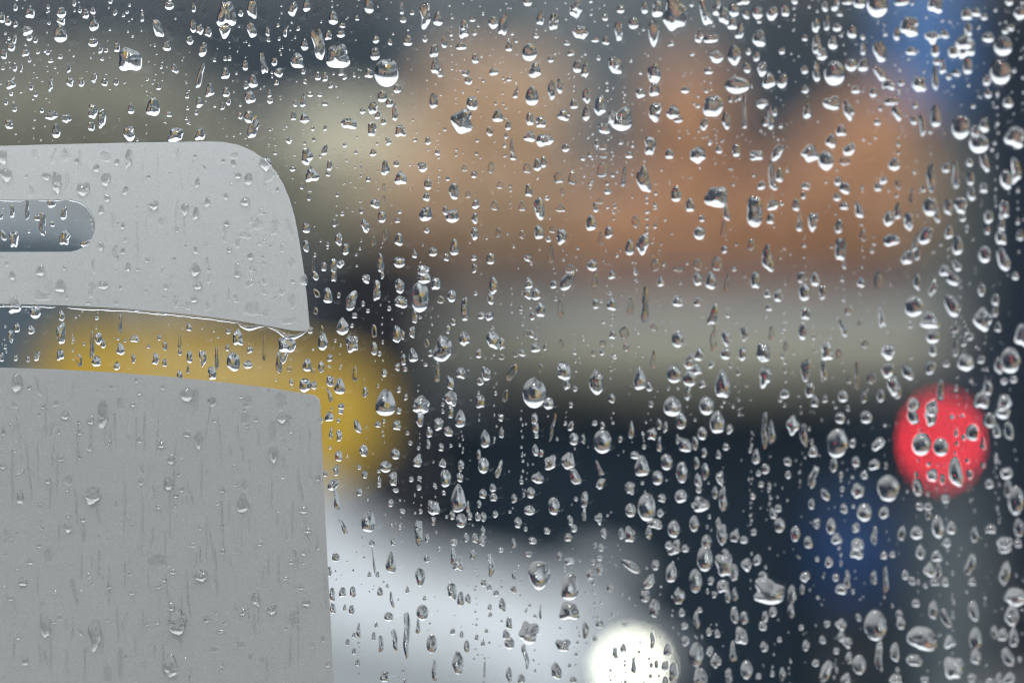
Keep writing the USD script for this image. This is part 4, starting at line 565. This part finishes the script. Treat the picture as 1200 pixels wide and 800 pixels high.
obj('soil', lathe([(0, hgt * 0.95), (R1 * 0.9, hgt * 0.93), (R1 * 0.9, hgt * 0.92), (0, hgt * 0.91)], 40), BARK, bowl)
pl = thing('plinth', 'dark slate plinth beneath the beige bowl planter', 'plinth', (cx, cy_, 0))
obj('plinth_body', box(-0.95, 0.72, -0.62, 0.62, 0.1, bot_z - 0.06, 0.03), SLATE, pl)
obj('plinth_cap', box(-0.99, 0.76, -0.66, 0.66, bot_z - 0.06, bot_z - 0.001, 0.012), SLATE, pl)
obj('plinth_foot', box(-1.0, 0.77, -0.67, 0.67, 0, 0.1, 0.015), SLATE, pl)
shrub('olive_shrub', 'dull olive round shrub behind the upper sticker, top left', 'shrub', [(90, 190, 200, 118), (260, 215, 110, 80), (-80, 190, 120, 100)], OLIVE, 9.2, 0.0, 24, 5200, 0.06, pot=0.34)
shrub('pale_shrub', 'pale beige dry shrub just right of the upper sticker', 'shrub', [(425, 225, 85, 95), (380, 200, 60, 70), (455, 265, 60, 60)], PALE, 9.9, 0.0, 25, 2800, 0.055, pot=0.26)
shrub('grey_green_shrub', "grey green shrub past the beige bowl's right end", 'shrub', [(1075, 330, 52, 95), (1085, 235, 42, 75)], GREYGREEN, 10.2, 0.0, 26, 2200, 0.055, pot=0.26)

# black cabinet between the pale shrub and the bowl
c0, c1 = W(372, 282, 8.7), W(505, 282, 8.7)
cab = thing('black_cabinet', 'slim black cabinet standing behind the gap between the stickers', 'cabinet', ((c0[0] + c1[0]) / 2, c0[1], 0))
w2 = (c1[0] - c0[0]) / 2
obj('cabinet_body', box(-w2, w2, -0.15, 0.15, 0.06, c0[2], 0.02), BLACK, cab)
dr = obj('cabinet_door', box(-w2 + 0.02, w2 - 0.02, -0.158, -0.148, 0.12, c0[2] - 0.08, 0.004), BLACK, cab)
obj('handle', rod((w2 - 0.05, -0.17, 0.85), (w2 - 0.05, -0.17, 0.97), 0.008, 8), ALU, dr)
obj('cabinet_foot', box(-w2 + 0.01, w2 - 0.01, -0.14, 0.14, 0, 0.06), DARKMETAL, cab)

# yellow letter box on a post
Dy = 4.4
a, b = W(62, 384, Dy), W(446, 556, Dy)
lx = (a[0] + b[0]) / 2; hw = (b[0] - a[0]) / 2; zt, zb = a[2], b[2]
lb = thing('yellow_letter_box', 'rounded yellow letter box behind the stickers, its end showing beside them', 'letter box', (lx, a[1], 0))
bx = Polygon([(-hw, zb), (hw, zb), (hw, zt - 0.062), (-hw * 0.3, zt), (-hw, zt)]).buffer(-0.075).buffer(0.075, quad_segs=10)
m = trimesh.creation.extrude_polygon(bx, 0.26, engine='earcut'); m.apply_transform(trimesh.transformations.rotation_matrix(math.pi / 2, (1, 0, 0))); m.apply_translation((0, 0.13, 0))
body = obj('box_body', m, YELLOW, lb)
fl = obj('flap', box(-0.13, 0.13, -0.142, -0.132, zt - 0.13, zt - 0.09, 0.003), YELLOW, lb)
obj('flap_hinge', rod((-0.13, -0.14, zt - 0.085), (0.13, -0.14, zt - 0.085), 0.005, 8), ALU, fl)
obj('lock', rod((0.0, -0.14, zb + 0.06), (0.0, -0.13, zb + 0.06), 0.012, 12), ALU, lb)
obj('post', rod((0, 0, 0), (0, 0, zb), 0.03), GREYMETAL, lb)
obj('base_plate', box(-0.11, 0.11, -0.11, 0.11, 0, 0.012), GREYMETAL, lb)

# white car, side on, nose to the right
Dc = 5.0
carx = W(766, 400, Dc)[0] - 1.93
car = thing('white_car', 'white car with a lit headlamp, partly hidden by the lower sticker', 'car', (carx, Dc - 1.0 + 0.85, 0))
prof = [(1.75, 0.28), (1.88, 0.38), (1.93, 0.5), (1.935, 0.66), (1.915, 0.68), (1.86, 0.74), (1.72, 0.795), (1.50, 0.83), (1.38, 0.90), (1.25, 1.02), (1.18, 1.15), (1.06, 1.38), (0.97, 1.53), (0.84, 1.59), (0.5, 1.615), (0.1, 1.62),
        (-0.6, 1.615), (-1.2, 1.58), (-1.7, 1.48), (-1.92, 1.1), (-1.98, 0.75), (-1.96, 0.45), (-1.9, 0.34), (-1.75, 0.28)]
Pf = np.array(LineString(prof).segmentize(0.07).coords)
ys = [-0.86, -0.845, -0.8, -0.7, -0.45, 0, 0.45, 0.7, 0.8, 0.845, 0.86]
def station(y):
    q = Pf.copy(); e = (abs(y) / 0.86)
    q[:, 0] *= 1 - 0.055 * e ** 6 - 0.03 * e ** 2 * (q[:, 0] > 1.3); q[:, 1] = 0.28 + (q[:, 1] - 0.28) * (1 - 0.035 * e ** 5 - 0.02 * e ** 2)
    tum = np.clip((q[:, 1] - 1.0) / 0.7, 0, 1); yy = y * (1 - 0.2 * tum)
    return np.column_stack([q[:, 0], yy, q[:, 1]])
S_ = [station(y) for y in ys]; n_ = len(Pf)
V_ = np.vstack(S_); F_ = []
for k in range(len(ys) - 1):
    for i in range(n_):
        j = (i + 1) % n_; F_ += [(k * n_ + i, k * n_ + j, (k + 1) * n_ + j), (k * n_ + i, (k + 1) * n_ + j, (k + 1) * n_ + i)]
for k in (0, len(ys) - 1):
    tri = trimesh.creation.triangulate_polygon(Polygon(Pf), engine='earcut')[1]
    F_ += [tuple(np.array(t) + k * n_) for t in (tri if k == 0 else tri[:, ::-1])]
bodym = trimesh.Trimesh(V_, F_, process=False); trimesh.repair.fix_normals(bodym)
bd = obj('body', bodym, WHITECAR, car, smooth=30)
def side_panel(pts, side, off, th=0.004):
    g = Polygon(pts); g = g.buffer(-0.03).buffer(0.03)
    mm = trimesh.creation.extrude_polygon(g, th, engine='earcut'); v = mm.vertices.copy()
    e = 1.0; tum = np.clip((v[:, 1] - 1.0) / 0.7, 0, 1)
    mm.vertices = np.column_stack([v[:, 0], side * (0.86 * (1 - 0.2 * tum) + off + v[:, 2]), v[:, 1]]); trimesh.repair.fix_normals(mm)
    return mm
for sd in (-1, 1):
    for pts in ([(1.14, 1.12), (0.95, 1.53), (0.2, 1.565), (0.1, 1.06)], [(0.03, 1.06), (0.12, 1.565), (-0.70, 1.565), (-0.76, 1.06)], [(-0.84, 1.06), (-0.79, 1.56), (-1.25, 1.51), (-1.55, 1.2), (-1.5, 1.06)]):
        obj('side_window', side_panel(pts, sd, 0.002), CARGLASS, car, smooth=False)
    for x0_ in (0.12, -0.78):
        obj('door_handle', box(x0_, x0_ + 0.16, sd * 0.875 - 0.012, sd * 0.875 + 0.012, 0.94, 0.965, 0.008), WHITECAR, car)
    obj('wing_mirror', box(0.80, 0.93, sd * 0.97 - 0.09, sd * 0.97 + 0.09, 1.06, 1.2, 0.05), WHITECAR, car)
    for wx in (1.0, -1.3):
        wy = sd * 0.78
        wh = obj('wheel', shift(trimesh.creation.cylinder(radius=0.23, height=0.17, sections=28, transform=trimesh.transformations.rotation_matrix(math.pi / 2, (1, 0, 0))), wx, wy + sd * 0.012, 0.36), ALU, car)
        ty = trimesh.creation.torus(0.275, 0.085, major_sections=36, minor_sections=14); ty.apply_transform(trimesh.transformations.rotation_matrix(math.pi / 2, (1, 0, 0))); ty.vertices[:, 1] *= 1.2
        obj('tyre', shift(ty, wx, wy, 0.36), RUBBER, wh)
        obj('wheel_arch', shift(trimesh.creation.cylinder(radius=0.42, height=0.05, sections=32, transform=trimesh.transformations.rotation_matrix(math.pi / 2, (1, 0, 0))), wx, sd * 0.838, 0.38), BLACK, car)
ws = [(1.21, 1.08), (0.97, 1.51)]
v4 = np.array([(ws[0][0] + 0.012, -0.66, ws[0][1]), (ws[0][0] + 0.012, 0.66, ws[0][1]), (ws[1][0] + 0.012, 0.58, ws[1][1]), (ws[1][0] + 0.012, -0.58, ws[1][1])]) + [0.006, 0, 0.008]
obj('windscreen', trimesh.convex.convex_hull(np.vstack([v4, v4 - [0.02, 0, 0.03]])), CARGLASS, car, smooth=False)
obj('grille', box(1.90, 1.95, -0.4, 0.4, 0.55, 0.70, 0.01), BLACK, car)
obj('number_plate', box(1.93, 1.955, -0.26, 0.26, 0.40, 0.50, 0.004), WHITECAR, car)
# headlamps sit on the two front corners
hz = W(0, 778, Dc)[2]; hx = W(739, 400, Dc)[0] - carx
for sd in (-1, 1):
    hl = obj('headlight', trimesh.creation.icosphere(subdivisions=3, radius=1.0).apply_scale((0.085, 0.06, 0.055)).apply_translation((hx, sd * 0.83, hz)), CHROME, car)
    obj('lens' if sd < 0 else 'unlit_lens', trimesh.creation.icosphere(subdivisions=3, radius=1.0).apply_scale((0.0195, 0.014, 0.0195)).apply_translation((hx, sd * 0.897, hz)), HEADLAMP if sd < 0 else CHROME, hl)

# grey cabinet with a red lamp
Dr = 10.0
q0, q1 = W(1040, 585, Dr), W(1136, 585, Dr)
sc = thing('signal_cabinet', 'grey roadside cabinet with a glowing red lamp on top', 'signal', ((q0[0] + q1[0]) / 2, q0[1], 0))
w2 = (q1[0] - q0[0]) / 2; zc = q0[2]; zl = W(0, 516, Dr)[2]
obj('cabinet_body', box(-w2, w2, -0.14, 0.14, 0.05, zc, 0.015), GREYMETAL, sc)
obj('cabinet_door', box(-w2 + 0.025, w2 - 0.025, -0.147, -0.139, 0.1, zc - 0.05, 0.003), GREYMETAL, sc)
obj('cabinet_base', box(-w2 - 0.02, w2 + 0.02, -0.16, 0.16, 0, 0.05), KERB, sc)
obj('lamp_stalk', rod((0.04, 0, zc), (0.04, 0, zl - 0.09), 0.018), DARKMETAL, sc)
hs = obj('lamp_housing', box(-0.01, 0.09, -0.03, 0.05, zl - 0.10, zl + 0.10, 0.02), BLACK, sc)
obj('red_lens', trimesh.creation.icosphere(subdivisions=3, radius=1.0).apply_scale((0.021, 0.018, 0.060)).apply_translation((0.04, -0.032, zl)), REDLENS, hs)

# navy kiosk on the right with a projecting blue sign
Dk = 10.6
k0 = W(1160, 400, Dk)
ki = thing('navy_kiosk', 'dark navy kiosk filling the right edge of the view', 'kiosk', (k0[0], k0[1], 0))
obj('kiosk_wall', box(0, 3.6, 0, 2.6, 0.1, 2.85, 0.03), NAVY, ki)
for i in range(6): obj('wall_panel', box(0.05 + i * 0.585, 0.05 + i * 0.585 + 0.565, -0.03, -0.002, 0.2, 2.75, 0.006), NAVY, ki)
obj('kiosk_roof', box(-0.12, 3.72, -0.15, 2.75, 2.85, 2.95, 0.03), DARKMETAL, ki)
obj('kiosk_base', box(-0.02, 3.62, -0.02, 2.62, 0, 0.1), DARKMETAL, ki)
s0, s1 = W(1038, -60, Dk - 0.3), W(1128, 128, Dk - 0.3)
bs = thing('blue_sign', 'bright blue hanging sign at the upper right', 'sign', ((s0[0] + s1[0]) / 2, s0[1], s1[2]))
obj('sign_board', box(s0[0] - (s0[0] + s1[0]) / 2, s1[0] - (s0[0] + s1[0]) / 2, -0.03, 0.03, 0, s0[2] - s1[2], 0.015), BLUE, bs)
obj('bracket', [rod((-0.15, 0, s0[2] - s1[2] + 0.03), (k0[0] + 0.05 - (s0[0] + s1[0]) / 2, 0.32, s0[2] - s1[2] + 0.03), 0.015), rod((0, 0, s0[2] - s1[2] - 0.01), (0, 0, s0[2] - s1[2] + 0.04), 0.01)], DARKMETAL, bs)

# deep blue litter bin
Db = 8.7
b0, b1 = W(962, 594, Db), W(1032, 696, Db)
lbn = thing('blue_bin', 'slim deep blue litter bin left of the grey cabinet', 'bin', ((b0[0] + b1[0]) / 2, b0[1], 0))
hw = (b1[0] - b0[0]) / 2
obj('bin_body', lathe([(0, b1[2]), (hw * 0.9, b1[2]), (hw, b1[2] + 0.03), (hw, b0[2] - 0.06), (0, b0[2] - 0.06)], 32), DEEPBLUE, lbn)
obj('bin_lid', lathe([(0, b0[2] - 0.059), (hw * 1.05, b0[2] - 0.059), (hw * 1.05, b0[2] - 0.03), (hw * 0.8, b0[2]), (0, b0[2] + 0.01)], 32), DEEPBLUE, lbn)
obj('bin_leg', rod((0, 0, 0), (0, 0, b1[2]), 0.04), DARKMETAL, lbn)
